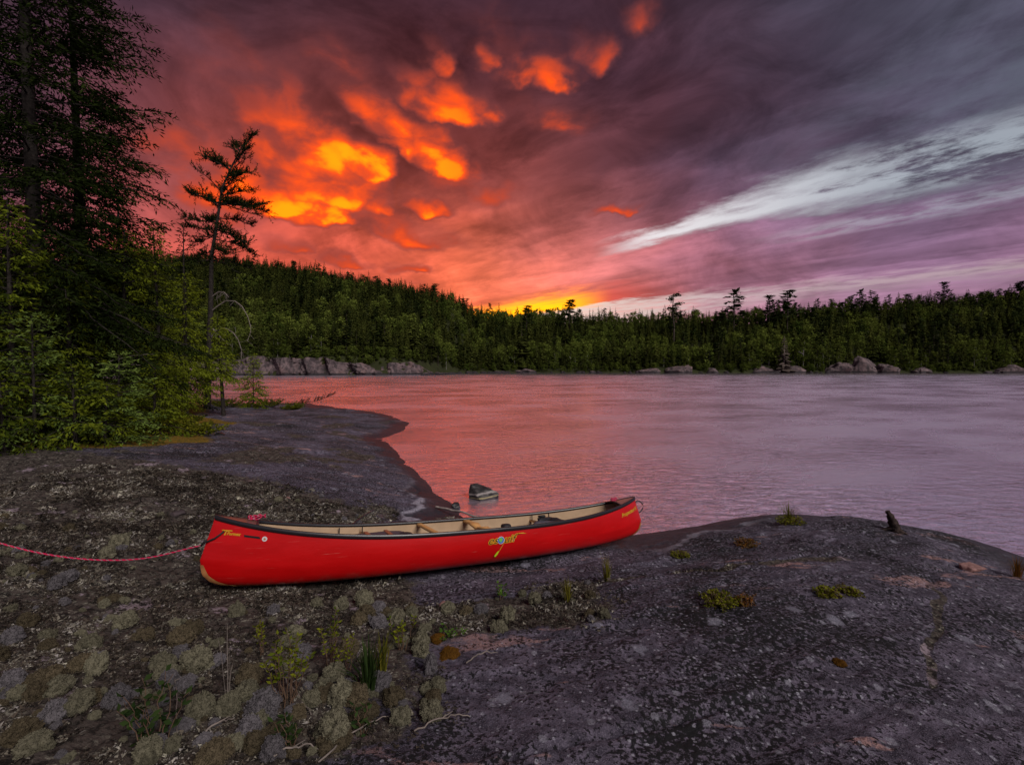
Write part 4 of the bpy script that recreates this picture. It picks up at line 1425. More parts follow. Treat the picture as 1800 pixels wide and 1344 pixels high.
# trees that stand out one by one
def crooked_pine():
    r = np.random.default_rng(9)
    s, tr = Soup(), Soup()
    tr.tube([(0, 0, -.04), (.01, 0, .4), (-.02, 0, .7), (.0, 0, .97)], [.018, .014, .009, .004], 6)
    for z, x, l in ((.93, .05, .10), (.86, -.06, .10), (.78, .09, .13), (.70, -.05, .10), (.64, .14, .18), (.60, .20, .22), (.52, -.06, .1), (.46, .10, .14), (.38, -.07, .1)):
        e = np.array([x * 1.15, r.normal(0, .03), z + .015])
        tr.tube([(-.01, 0, z - .02), e], [.006, .003], 4, cap=False)
        for q in range(46):
            c = np.array([-.01, 0, z - .02]) * (1 - (f := r.uniform(.25, 1.15))) + e * f + r.normal(0, .020, 3) * [1, 1.4, .6]
            s.add(c + r.normal(size=(3, 3)) * [.026, .026, .012], [[0, 1, 2]], 0, np.clip(r.normal(.4, .2), 0, 1))
    return s.mesh('pine_crown', M_PINE), tr.mesh('trunk', M_BARK), s, 'pine_tree'


def stand_out(kind, px, py_top, Y, label, wide=1.0, base=None):
    X = (px - 900) / 850 * Y
    z = float(far_z(np.array([X]), np.array([Y]))[0]) if base is None else base
    ztop = (645 - py_top) / 850 * Y + 2.35
    tree_obj(kind, (X, Y, z - .2), ztop - z, 1.0 if kind[3] != 'pine_tree' else 0.0, label, 'trees that stand out on the far shore', wide)


CP = crooked_pine()
stand_out(CP, 1183, 512, 232, 'tall crooked pine leaning over the low skyline beside the sunset glow', 1.0)
stand_out(DEAD, 1378, 588, 200, 'dead grey spruce standing at the far waterline between pale outcrops', 1.5, .3)
stand_out(KINDS[0], 917, 556, 214, 'tall layered spruce with tiered boughs above the far waterline', 1.15)
stand_out(KINDS[5], 1000, 527, 262, 'pine crown poking above the skyline right of the sunset gap', 1.2)
stand_out(KINDS[5], 925, 537, 262, 'pine crown poking above the skyline below the yellow cloud edge', 1.2)
stand_out(KINDS[6], 1288, 510, 250, 'broad pine breaking the skyline right of the crooked pine', 1.4)
stand_out(KINDS[7], 1350, 519, 250, 'slimmer of the twin skyline pines in the middle of the far ridge', 1.0)
stand_out(KINDS[5], 1382, 510, 250, 'broader of the twin skyline pines in the middle of the far ridge', 1.2)
stand_out(KINDS[6], 1508, 510, 255, 'lone pine top rising where the far ridge starts to climb', 1.1)
stand_out(KINDS[7], 1655, 496, 270, 'pine top rising from the higher right part of the far ridge', 1.1)
stand_out(KINDS[5], 1790, 494, 270, 'pine top at the end of the far ridge where the picture ends', 1.5)
stand_out(KINDS[10], 1240, 608, 204, 'rounded bright green bush tree behind the pale outcrops', 1.2, .3)
stand_out(KINDS[9], 1412, 590, 206, 'leafy birch with a pale stem right of the dead grey spruce', 1.0, .5)

# -------------------------------------------------------- trees on the near shore
M_CEDAR = m_leaf('cedar_sprays', (0.026, 0.040, 0.005), (0.165, 0.20, 0.016), 0.35, .12)
M_NEEDLE = m_leaf('near_spruce_needles', (0.006, 0.010, 0.003), (0.026, 0.038, 0.008), 0.2, .12)
M_YOUNG = m_leaf('young_spruce_needles', (0.035, 0.060, 0.012), (0.15, 0.21, 0.045), 0.3, .1)
M_JACK = m_leaf('jack_pine_needles', (0.008, 0.012, 0.004), (0.034, 0.044, 0.010), 0.25, .1)
M_BARKN = m_plain('grey_scaly_bark', (0.022, 0.018, 0.016), 0.9, 0.15, 0.55, 16, .02)
M_TWIG = m_plain('dead_twig', (0.15, 0.125, 0.11), 0.85, 0.2, 0.3, 20)


class Leaves:
    """gathers kite-shaped leaves / needle tufts; each is two triangles folded on the midrib"""
    def __init__(self, r):
        self.r = r; self.p = []; self.d = []; self.l = []; self.w = []; self.t = []

    def add(self, P, Dv, L, Wd, t):
        n = len(P)
        self.p.append(P); self.d.append(Dv)
        self.l.append(np.broadcast_to(L, (n,))); self.w.append(np.broadcast_to(Wd, (n,))); self.t.append(np.broadcast_to(t, (n,)))

    def mesh(self, name, mat, flat=0.35):
        P, Dv, L, Wd, t = (np.concatenate(k) for k in (self.p, self.d, self.l, self.w, self.t))
        n = len(P)
        Dv = Dv / (np.linalg.norm(Dv, axis=1)[:, None] + 1e-9)
        rv = self.r.normal(size=(n, 3)) * [1, 1, flat]
        S = np.cross(Dv, rv + [0, 0, 1.0]); S /= np.linalg.norm(S, axis=1)[:, None] + 1e-9
        Nn = np.cross(S, Dv)
        A = P; B = P + Dv * (L * .5)[:, None] + S * (Wd * .5)[:, None] - Nn * (Wd * .15)[:, None]
        C = P + Dv * L[:, None]; D_ = P + Dv * (L * .5)[:, None] - S * (Wd * .5)[:, None] - Nn * (Wd * .15)[:, None]
        V = np.stack([A, B, C, D_], 1).reshape(-1, 3)
        i = np.arange(n) * 4
        F3 = np.concatenate([np.stack([i, i + 1, i + 2], 1), np.stack([i, i + 2, i + 3], 1)])
        tt = np.clip(t + self.r.normal(0, .12, n), 0, 1)
        return mesh_np(name, V, F3, mat, tint=np.r_[tt, tt])


def interp_path(P, t):
    P = np.asarray(P, float)
    d = np.r_[0, np.cumsum(np.linalg.norm(np.diff(P, axis=0), axis=1))]; d /= d[-1]
    return np.stack([np.interp(t, d, P[:, k]) for k in range(3)], -1)


def conifer(seed, H, path, z0, prof, n_br, rise, droop, leaf, width, style, r0=.12, tint=.45, twig_step=.13, skip=0.0, sector=None):
    """path: trunk points relative to the base; prof(t) gives bough length; style 'needle', 'spray' or 'tuft'"""
    r = np.random.default_rng(seed)
    tr, lv = Soup(), Leaves(r)
    P = interp_path(path, np.linspace(0, 1, 14))
    tr.tube(P, r0 * (1 - np.linspace(0, 1, 14) * .93) + .006, 8)
    br = Soup()
    for k in range(n_br):
        t = z0 + (1 - z0) * (k + r.random()) / n_br
        if r.random() < skip: continue
        o = interp_path(path, np.array([t]))[0]
        u = (t - z0) / (1 - z0)
        L = prof(u) * r.uniform(.6, 1.2)
        if L < .08: L = .08
        a = k * 2.4 + r.normal(0, .4)
        if sector is not None and r.random() < .5: a = r.normal(sector, .7)
        e = rise * (2 * u - .55) + r.normal(0, .14)
        m = 9
        q = np.linspace(0, 1, m)
        dh = np.array([math.cos(a), math.sin(a), 0])
        up = math.tan(np.clip(e, -.9, 1.1)) * q * L - droop * L * q ** 1.4 * (1 - u * .5) + .18 * droop * L * np.maximum(q - .6, 0) * 3
        B = o + dh * (q * L)[:, None] + np.array([0, 0, 1.0]) * up[:, None] + r.normal(0, .018 * L, (m, 3)) * q[:, None]
        br.tube(B, (.010 + .012 * L / 2) * (1 - q * .85) * (1.2 - u * .6), 4, cap=False)
        # side twigs with foliage
        n_t = max(3, int(L / twig_step))
        for w in range(n_t):
            f = .16 + .84 * (w + r.random()) / n_t
            c = interp_path(B, np.array([f]))[0]
            T = interp_path(B, np.array([min(f + .1, 1)]))[0] - interp_path(B, np.array([f - .1]))[0]; T /= np.linalg.norm(T) + 1e-9
            sd = np.cross(T, [0, 0, 1.0]); sd /= np.linalg.norm(sd) + 1e-9
            for s_ in (-1, 1):
                l2 = (.14 + .42 * L * (1 - f) ** .8) * r.uniform(.5, 1.1) * (.75 if style == 'tuft' else 1)
                d2 = T * r.uniform(.5, .9) + sd * s_ * r.uniform(.5, 1) + np.array([0, 0, r.normal({'needle': -.18, 'spray': -.30, 'tuft': .35}[style], .16)])
                d2 /= np.linalg.norm(d2)
                nl = max(2, int(l2 / (leaf * .42)))
                g_ = (np.arange(nl) + r.random(nl)) / nl
                Pl = c + d2 * (g_ * l2)[:, None] + r.normal(0, leaf * .12, (nl, 3)) - np.array([0, 0, 1]) * (g_ ** 2 * l2 * (.22 if style != 'tuft' else -.1))[:, None]
                dl = d2 * .9 + r.normal(0, .5, (nl, 3)) * [1, 1, .7] + np.array([0, 0, {'needle': -.1, 'spray': -.35, 'tuft': .45}[style]])
                ll = leaf * r.uniform(.7, 1.35, nl)
                lv.add(Pl, dl, ll, ll * width, np.clip(tint + r.normal(0, .18), 0, 1))
                if style == 'tuft':
                    lv.add(Pl, dl + r.normal(0, .5, (nl, 3)), ll * .9, ll * width, np.clip(tint + r.normal(0, .18), 0, 1))
    return tr, br, lv


def plant_tree(name, label, cat, base, parts, mats, group=None):
    tr, br, lv = parts
    o = put(name, None, label=label, cat=cat, loc=base, group=group)
    t = put('trunk', tr.mesh('trunk', mats[0], True), o)
    b = put('branches', br.mesh('branches', mats[0]), t); b['kind'] = 'stuff'
    put('crown', lv.mesh('crown', mats[1]), o)
    return o


def spot(px, py, z):
    p = at_z(px, py, z); return np.array([p[0], p[1], gz(p[0], p[1]) - .08])


def col(H, lean=(0, 0), bow=0.0):
    t = np.linspace(0, 1, 8)
    return np.stack([lean[0] * t + bow * np.sin(np.pi * t), lean[1] * t, H * t], 1)


taper = lambda w, p=.8: (lambda u: w * (1 - u) ** p)
GN = 'tall dark conifers at the frame edge'
BK = (M_BARKN, M_NEEDLE)
# two big conifers that run out of the top of the frame
b = np.array([-10.3, 10.6, gz(-10.3, 10.6) - .1])
plant_tree('spruce_tree', 'tallest dark spruce at the frame edge with a straight black trunk', 'tree', b,
           conifer(1, 16, col(16, (-.25, 0)), .10, lambda u: 3.0 * (1 - u) ** .55, 250, .42, .42, .12, .26, 'needle', .17, .35, .10, .05), BK, GN)
b = np.array([-11.1, 12.6, gz(-11.1, 12.6) - .1])
plant_tree('cedar_tree', 'tall feathery cedar second from the frame edge, reaching past the picture', 'tree', b,
           conifer(2, 15, col(15, (-.15, 0)), .12, lambda u: 2.2 * (1 - u) ** .55, 210, .40, .30, .12, .26, 'needle', .15, .42, .10, .06, 0.0), BK, GN)
# darker trees behind them
for k, (px, Y, H, w, lab) in enumerate((
        (-60, 13.5, 13, 2.4, 'dark spruce cut by the frame edge behind the tallest spruce'),
        (75, 17.0, 13, 2.3, 'dark spruce filling the gap between the two tall trunks'),
        (215, 18.5, 8.5, 1.4, 'dark conifer behind the cedar bushes, shorter than the two tall trunks'))):
    X = (px - 900) / 850 * Y
    plant_tree('spruce_tree', lab, 'tree', (X, Y, gz(X, Y) - .1), conifer(10 + k, H, col(H, (0, 0)), .08, taper(w, .7), 120, .36, .42, .15, .34, 'needle', .13, .3, .16, .05), BK, GN)
X, Y = -13.7, 20.2
plant_tree('young_spruce', 'slim spruce with a pointed top left of the leaning pine', 'tree', (X, Y, gz(X, Y) - .1),
           conifer(21, 7.6, col(7.6, (.1, 0)), .06, taper(1.25, .8), 80, .35, .35, .13, .38, 'needle', .09, .35, .17), BK)

# the leaning jack pine with its bare, arching dead boughs
jb = spot(364, 719, .5)
Yj = jb[1]
jp = [np.array([(x - 364) / 850 * Yj, 0, (719 - y) / 850 * Yj]) for x, y in ((364, 722), (368, 640), (374, 540), (377, 450), (388, 390), (398, 330), (420, 285), (440, 250))]
r = np.random.default_rng(31)
trJ, lvJ, brJ = Soup(), Leaves(r), Soup()
PJ = interp_path(jp, np.linspace(0, 1, 22))
trJ.tube(PJ, .15 * (1 - np.linspace(0, 1, 22) * .86), 9)


def tuft_bough(c, e, n=7, dens=1.0):
    c, e = np.asarray(c, float), np.asarray(e, float)
    m = 8; q = np.linspace(0, 1, m)
    L = np.linalg.norm(e - c)
    B = c + (e - c) * q[:, None] + np.array([0, 0, 1]) * (np.sin(q * np.pi) * L * r.uniform(-.08, .10))[:, None] + r.normal(0, .03 * L, (m, 3)) * q[:, None]
    brJ.tube(B, .028 * (1 - q * .75), 5, cap=False)
    for w in range(int(L * 34 * dens)):
        f = .12 + .9 * r.random()
        o = interp_path(B, np.array([min(f, 1)]))[0]
        d = (e - c) / L * .55 + r.normal(0, .7, 3) * [1, 1, .7] + [0, 0, .55]
        d /= np.linalg.norm(d)
        l2 = r.uniform(.16, .45)
        brJ.tube([o, o + d * l2], [.007, .004], 3, cap=False)
        nl = 13
        g_ = (np.arange(nl) + r.random(nl)) / nl
        lvJ.add(o + d * (g_ * l2)[:, None], d + r.normal(0, .55, (nl, 3)) + [0, 0, .25], r.uniform(.08, .15, nl), .030, np.clip(r.normal(.4, .2), 0, 1))


def jpt(x, y, dy=0.0):
    return np.array([(x - 364) / 850 * Yj, dy, (719 - y) / 850 * Yj])


for (x0, y0), (x1, y1), dy in (((436, 262), (455, 242), 0), ((430, 268), (412, 252), .2), ((420, 290), (452, 268), -.2), ((415, 295), (366, 274), .2), ((412, 300), (384, 292), -.5), ((408, 312), (446, 296), .3), ((404, 325), (442, 318), -.4),
                             ((400, 338), (380, 322), .5), ((398, 345), (436, 330), .4), ((395, 360), (340, 340), .1), ((392, 362), (362, 352), -.6), ((392, 356), (452, 350), .5), ((392, 350), (480, 376), -.1), ((390, 356), (462, 368), -.5),
                             ((388, 380), (352, 382), .5), ((388, 384), (440, 392), .3), ((386, 396), (446, 430), -.1), ((384, 404), (350, 408), -.5), ((384, 410), (340, 424), .2), ((382, 420), (440, 440), .4), ((380, 430), (420, 452), -.5),
                             ((380, 440), (345, 446), .2), ((380, 450), (448, 470), .1), ((379, 455), (352, 462), -.4), ((378, 400), (400, 420), .9), ((385, 390), (372, 400), -.9)):
    # boughs spread in depth as well as sideways
    tuft_bough(jpt(x0, y0), jpt(x1, y1, dy * 1.6))
    tuft_bough(jpt(x0, y0 + 6), jpt(x0 + (x1 - x0) * r.uniform(.4, .8), y1 + r.uniform(-14, 16), -dy * 1.2 + r.normal(0, .3)), dens=.35)
jack = put('jack_pine', None, label='lone jack pine leaning against the orange sky, with bare arching lower boughs', cat='tree', loc=jb)
t_ = put('trunk', trJ.mesh('trunk', M_BARKN, True), jack)
b_ = put('branches', brJ.mesh('branches', M_BARKN), t_); b_['kind'] = 'stuff'
put('crown', lvJ.mesh('crown', M_JACK), jack)
for pts in ([(374, 545), (388, 536), (405, 527), (422, 528), (436, 537), (448, 556), (455, 578), (450, 598)], [(372, 592), (386, 577), (402, 574), (418, 582), (428, 594), (436, 612), (437, 628)],
            [(375, 520), (390, 511), (402, 512), (412, 522)], [(372, 570), (388, 585), (404, 600)]):
    P = interp_path([jpt(x, y, -.25 * k / 3) for k, (x, y) in enumerate(pts)], np.linspace(0, 1, 24))
    s = Soup(); s.tube(P, .030 * (1 - np.linspace(0, 1, 24) * .7), 6)
    for k in range(12):
        f = r.uniform(.3, 1); o = interp_path(P, np.array([f]))[0]
        e = o + r.normal(0, .16, 3) + [.04, 0, -.22]
        s.tube([o, (o + e) / 2 + r.normal(0, .03, 3), e], [.008, .006, .003], 3, cap=False)
    put('dead_branch', s.mesh('dead_branch', M_TWIG), jack)

# cedars and saplings massed along the edge of the rock
CE = (M_BARKN, M_CEDAR); YG = (M_BARKN, M_YOUNG)
GC = 'cedars massed beside the rock'
for k, (px, Y, H, w, tn, lab) in enumerate((
        (285, 15.5, 6.2, 1.5, .70, 'bushy cedar between the tall cedar and the slim spruce'),
        (326, 17.5, 5.2, 1.35, .85, 'yellow-green cedar spreading in front of the leaning pine trunk'),
        (215, 12.2, 5.0, 1.5, .62, 'olive cedar standing before the tall trunks'),
        (120, 10.4, 4.2, 1.35, .52, 'dark olive cedar at the foot of the two tall trunks'),
        (20, 9.2, 4.6, 1.4, .40, 'dark cedar at the frame edge above the young spruce'),
        (392, 18.6, 3.9, .8, .85, 'thin yellow-green cedar hugging the leaning pine trunk'),
        (255, 19.5, 4.6, 1.6, .6, 'low spreading cedar behind the bushes near the lake'))):
    X = (px - 900) / 850 * Y
    plant_tree('cedar_tree', lab, 'tree', (X, Y, gz(X, Y) - .08),
               conifer(40 + k, H, col(H, (r.uniform(-.2, .3), 0)), (.05 if px < 320 else .22) if px < 380 else .42, lambda u, w=w: w * (1 - u) ** .55 * (.75 + .25 * math.sin(u * 9)), int(H * 22), .38, .30, .095, .36, 'spray', .075, tn, .085, .04), CE, GC)
GS = 'young evergreens at the edge of the rock'
for k, (px, Y, H, w, mats, tn, st, lab) in enumerate((
        (58, 8.4, 2.35, .95, YG, .5, 'needle', 'pale green young spruce with a rounded top at the frame edge'),
        (205, 9.4, 1.75, .85, YG, .55, 'needle', 'fresh green spruce sapling in the middle of the bushes'),
        (130, 8.7, 1.5, .8, CE, .5, 'spray', 'low cedar bush at the edge of the rock'),
        (5, 8.0, 1.5, .8, CE, .3, 'spray', 'dark cedar bush cut by the frame edge'),
        (268, 10.8, 1.6, .8, CE, .45, 'spray', 'small cedar bush where moss meets the rock'),
        (445, 24.0, 2.6, .95, CE, .7, 'spray', 'small bushy cedar standing alone by the water beyond the rock'),
        (180, 9.0, 1.15, .6, CE, .55, 'spray', 'bright low cedar shoot beside the spruce sapling'))):
    X = (px - 900) / 850 * Y
    plant_tree('sapling', lab, 'sapling', (X, Y, gz(X, Y) - .05),
               conifer(60 + k, H, col(H, (r.uniform(-.1, .1), 0)), .04, lambda u, w=w: w * (1 - u) ** .6, int(26 + H * 12), .5, .2, .085 if st == 'spray' else .075, .40, st, .03, tn, .085), mats, GS)


# low heath, ferns and leaning shoots
def bushlet(seed, H, Wd, n, leaf, width, tint, lean=(0, 0)):
    r = np.random.default_rng(seed)
    st, lv = Soup(), Leaves(r)
    for k in range(n):
        a = r.uniform(0, 6.3); q = Wd * math.sqrt(r.random())
        e = np.array([q * math.cos(a) + lean[0], q * math.sin(a) + lean[1], H * r.uniform(.5, 1.05) * (1 - .4 * (q / Wd) ** 2)])
        o = np.array([e[0] * .3, e[1] * .3, 0])
        m = (o + e) / 2 + r.normal(0, .03, 3) + [0, 0, .05 * H]
        P = interp_path([o, m, e], np.linspace(0, 1, 6))
        st.tube(P, .006 * (1 - np.linspace(0, 1, 6) * .7), 3, cap=False)
        nl = max(4, int(np.linalg.norm(e - o) / (leaf * .28)))
        g_ = r.uniform(.3, 1, nl)
        Pl = interp_path(P, g_)
        lv.add(Pl, r.normal(0, 1, (nl, 3)) * [1, 1, .5] + [0, 0, .35], leaf * r.uniform(.6, 1.25, nl), leaf * width, np.clip(tint + r.normal(0, .2), 0, 1))
    return st, lv


M_HEATH = m_leaf('heath_leaves', (0.04, 0.055, 0.006), (0.18, 0.18, 0.014), 0.3, .1)
for k, (px, py, H, Wd, lean, lab) in enumerate((
        (300, 752, .55, .9, (0, 0), 'low leafy heath bush beside the small cedar bush'), (345, 760, .40, .8, (0, 0), 'low yellow-green heath mat reaching onto the rock'),
        (245, 770, .5, .8, (0, 0), 'leafy heath bush in front of the bushes, above orange moss'), (400, 716, .5, .9, (0, 0), 'dark heath bush at the foot of the leaning pine'),
        (470, 712, .55, 1.0, (0, 0), 'dark heath bush at the foot of the lone small cedar'), (505, 711, .5, .7, (.3, 0), 'ragged heath bush near the tip of the rock'),
        (200, 782, .35, .7, (0, 0), 'small heath tuft growing from orange moss'), (95, 786, .45, .8, (0, 0), 'dark heath bush under the low cedar bush'), (20, 790, .5, .8, (0, 0), 'dark heath bush at the frame edge by the rock'))):
    p = at_z(px, py, .75 if px < 380 else .45)
    st, lv = bushlet(80 + k, H, Wd, 60, .075, .45, .25 if px > 390 or px < 120 else .5, lean)
    o = put('heath_bush', None, label=lab, cat='shrub', group='heath bushes at the edge of the rock', loc=(p[0], p[1], gz(p[0], p[1]) - .03))
    put('stems', st.mesh('stems', M_BARKN), o)['kind'] = 'stuff'; put('foliage', lv.mesh('foliage', M_HEATH), o)
# a leaning evergreen bough reaching out over the water
p = at_z(520, 711, .3)
o = put('leaning_shoot', None, label='dark pine shoot leaning out over the water from the rock', cat='shrub', loc=(p[0], p[1], gz(p[0], p[1])))
st, lv = Soup(), Leaves(r)
P = interp_path([(-.2, 0, .0), (.5, 0, .22), (1.2, .05, .30), (2.0, .1, .62)], np.linspace(0, 1, 14))
st.tube(P, .022 * (1 - np.linspace(0, 1, 14) * .7), 5)
for k in range(34):
    f = r.uniform(.12, 1); c = interp_path(P, np.array([f]))[0]
    d = np.array([.35, r.normal(0, .4), r.uniform(.25, .9)]); d /= np.linalg.norm(d); l2 = r.uniform(.12, .36)
    st.tube([c, c + d * l2], [.006, .003], 3, cap=False)
    nl = 14; g_ = r.random(nl)
    lv.add(c + d * (g_ * l2)[:, None], d + r.normal(0, .5, (nl, 3)), r.uniform(.07, .12, nl), .022, .35)
put('stem', st.mesh('stem', M_BARKN), o); put('foliage', lv.mesh('foliage', M_JACK), o)
# a few bare sticks caught in the bushes
for k, (a, c) in enumerate((((470 - 285, 637), (270, 622)), ((180, 646), (245, 641)), ((15, 520), (45, 480)))):
    A, B = at_y(*a, 10.6), at_y(*c, 11.0)
    s = Soup(); P = interp_path([A, (A + B) / 2 + [0, 0, .05], B], np.linspace(0, 1, 8)) + r.normal(0, .008, (8, 3)); s.tube(P, .016 * (1 - np.linspace(0, 1, 8) * .6), 5)
    put('dead_stick', s.mesh('dead_stick', M_TWIG, True), label=('bare pale stick caught in the cedar bushes, longer of two', 'bare pale stick caught in the cedar bushes, shorter of two', 'bare stick angled against the dark spruce trunk')[k], cat='stick', group='bare sticks in the bushes')

# ------------------------------------------------------ lichen, moss, stones
def f_lichen(base, deep):
    def f(g):
        p = objpos(g)
        n = g.noise(p, 26.0, 5, 0.7)
        v = g.voro(p, 30.0)
        c = g.mix(g.smooth(n, 0.3, 0.65), deep, base)
        c = g.vmath('SCALE', c, scale=g.smooth(orand(g), 0, 1, 0.7, 1.15, lin=True))
        return prin(g, c, 0.95, bump(g, n + v * 0.8, 0.0025, 0.8), 0.1)
    return f


M_LIC = material('pale_green_reindeer_lichen', f_lichen((0.175, 0.163, 0.112), (0.045, 0.04, 0.026)))
M_LICG = material('grey_reindeer_lichen', f_lichen((0.155, 0.142, 0.152), (0.04, 0.036, 0.04)))
M_LICB = material('dun_lichen', f_lichen((0.115, 0.092, 0.056), (0.026, 0.02, 0.013)))


def cushion_mesh(seed, mat, sub=4):
    """cauliflower cushion: many small heads on one dome"""
    r = np.random.default_rng(seed)
    bm = bmesh.new(); bmesh.ops.create_icosphere(bm, subdivisions=min(sub, 4), radius=1)
    V = np.array([v.co[:] for v in bm.verts]); Fc = np.array([[v.index for v in f.verts] for f in bm.faces]); bm.free()
    C = r.normal(size=(70, 3)); C /= np.linalg.norm(C, axis=1)[:, None]
    d = np.sort(np.linalg.norm(V[:, None] - C[None], axis=2), axis=1)
    o = Vector((seed, seed * .7, 3))
    big = np.array([mnoise.noise(Vector(v) * 1.9 + o) for v in V])
    fine = np.array([mnoise.noise(Vector(v) * 9.0 + o) for v in V])
    rad = .82 + .38 * big + .28 * np.sqrt(np.clip(1 - (d[:, 0] / .42) ** 2, 0, 1)) - .12 * np.exp(-(d[:, 1] - d[:, 0]) / .05) + .07 * fine
    V = V * rad[:, None]
    V[:, 2] = np.where(V[:, 2] < -.35, -.35, V[:, 2])
    # fuzz of tiny branching tips over the whole dome
    n = 2600
    ids = r.integers(0, len(Fc), n); wts = r.dirichlet((1, 1, 1), n)
    P = (V[Fc[ids]] * wts[:, :, None]).sum(1)
    P = P[P[:, 2] > -.3]; n = len(P)
    Nn = P / np.linalg.norm(P, axis=1)[:, None]
    D1 = Nn + r.normal(0, .55, (n, 3)); D1 /= np.linalg.norm(D1, axis=1)[:, None]
    S1 = np.cross(D1, r.normal(size=(n, 3))); S1 /= np.linalg.norm(S1, axis=1)[:, None]
    L1 = r.uniform(.05, .15, n)[:, None]
    Q = np.stack([P - S1 * L1 * .38, P + S1 * L1 * .38, P + D1 * L1 + S1 * L1 * .35, P + D1 * L1 * 1.1 - S1 * L1 * .3], 1).reshape(-1, 3)
    i4 = np.arange(n)[:, None] * 4 + len(V)
    F4 = np.concatenate([i4 + [[0, 1, 2]], i4 + [[0, 2, 3]]])
    return mesh_np('lichen_cushion', np.concatenate([V, Q]), np.concatenate([Fc, F4]), mat)


CUSH = {'green': [cushion_mesh(200 + k, M_LIC) for k in range(5)], 'grey': [cushion_mesh(220 + k, M_LICG) for k in range(4)], 'dun': [cushion_mesh(240 + k, M_LICB) for k in range(3)]}
r = np.random.default_rng(71)


def cushion(px, py, w, col_, k, label, group, tall=.75, zs=.6):
    """w: width in picture px"""
    p = at_z(px, py, zs)
    for _ in range(3):
        p = at_z(px, py, gz(p[0], p[1]))
    R_ = w / 850 * p[1] / 2 * .56
    put('lichen_cushion', CUSH[col_][k % len(CUSH[col_])], label=label, cat='lichen', group=group, loc=(p[0], p[1], gz(p[0], p[1]) + R_ * .5), rot=(r.normal(0, .12), r.normal(0, .12), r.uniform(0, 6.3)), scale=(R_, R_ * r.uniform(.85, 1.15), R_ * tall * 1.65 * r.uniform(.85, 1.15)))


GL = 'large lichen cushions in front of the canoe'
for k, (px, py, w, c, tall, lab) in enumerate((
        (588, 1300, 84, 'green', .95, 'largest pale lichen cushion, low in the foreground under a smaller one'), (600, 1232, 66, 'green', 1.0, 'round pale lichen cushion set against the largest foreground one'),
        (352, 1262, 70, 'green', .9, 'rounded greenish lichen cushion, left of a touching pair'), (402, 1252, 64, 'green', .9, 'rounded greenish lichen cushion, right of a touching pair'),
        (462, 1258, 84, 'grey', .8, 'mauve-grey lichen cushion between the greenish pair and the tall sprigs'), (345, 1176, 76, 'green', .75, 'knobbly pale lichen cushion above the greenish pair'),
        (284, 1170, 60, 'green', .7, 'small knobbly lichen cushion beside a wider one'), (318, 1128, 60, 'dun', .75, 'dun lichen cushion behind the knobbly pale ones'),
        (66, 1232, 62, 'dun', .95, 'domed dun lichen cushion alone near the lower frame edge'), (170, 1180, 58, 'green', .8, 'yellowish lichen cushion midway to the lower frame edge'),
        (205, 1240, 64, 'grey', .8, 'blue-grey lichen cushion near the dark foreground leaves'), (415, 1080, 46, 'green', .8, 'pale lichen cushion just below the canoe hull'),
        (340, 1112, 52, 'dun', .7, 'brownish lichen cushion left of the leafy sprigs'), (222, 1100, 54, 'green', .7, 'yellow-green lichen cushion on the dark soil left of the canoe'),
        (892, 1090, 50, 'green', .8, 'smooth pale lichen cushion by the rock below the hull lettering'), (875, 1108, 40, 'green', .7, 'small pale lichen cushion touching a smoother one'),
        (845, 1074, 40, 'grey', .8, 'small grey lichen cushion beside the green seedling'), (640, 1060, 52, 'green', .75, 'pale lichen cushion in the row under the hull'),
        (600, 1072, 40, 'green', .75, 'smaller pale lichen cushion in the row under the hull'), (665, 1075, 44, 'grey', .7, 'grey lichen cushion ending the row under the hull'),
        (740, 1150, 50, 'green', .85, 'pale lichen cushion beside orange moss'), (756, 1178, 46, 'grey', .9, 'mauve lichen cushion in front of orange moss'), (770, 1212, 44, 'green', .85, 'olive lichen cushion lowest in the strip beside bare rock'),
        (530, 1160, 56, 'grey', .7, 'grey lichen cushion among the sprig stems'), (440, 1200, 70, 'dun', .6, 'broad dun lichen cushion behind the mauve-grey one'), (480, 1330, 70, 'grey', .7, 'grey lichen cushion at the bottom frame edge, left of the largest'),
        (410, 1318, 56, 'green', .8, 'low pale lichen cushion at the bottom frame edge, right of the dark leaves'), (260, 1330, 70, 'green', .7, 'pale lichen cushion at the bottom frame edge by the dark leaves'), (30, 1010, 42, 'green', .8, 'pale lichen cushion beside the mooring rope'),
        (210, 962, 46, 'green', .75, 'yellowish lichen cushion behind the mooring rope'), (190, 978, 40, 'green', .7, 'yellowish lichen cushion touching the mooring rope'), (940, 1058, 40, 'green', .7, 'pale lichen cushion by the grass blades below the hull'))):
    cushion(px, py, w, c, k, lab, GL, tall)
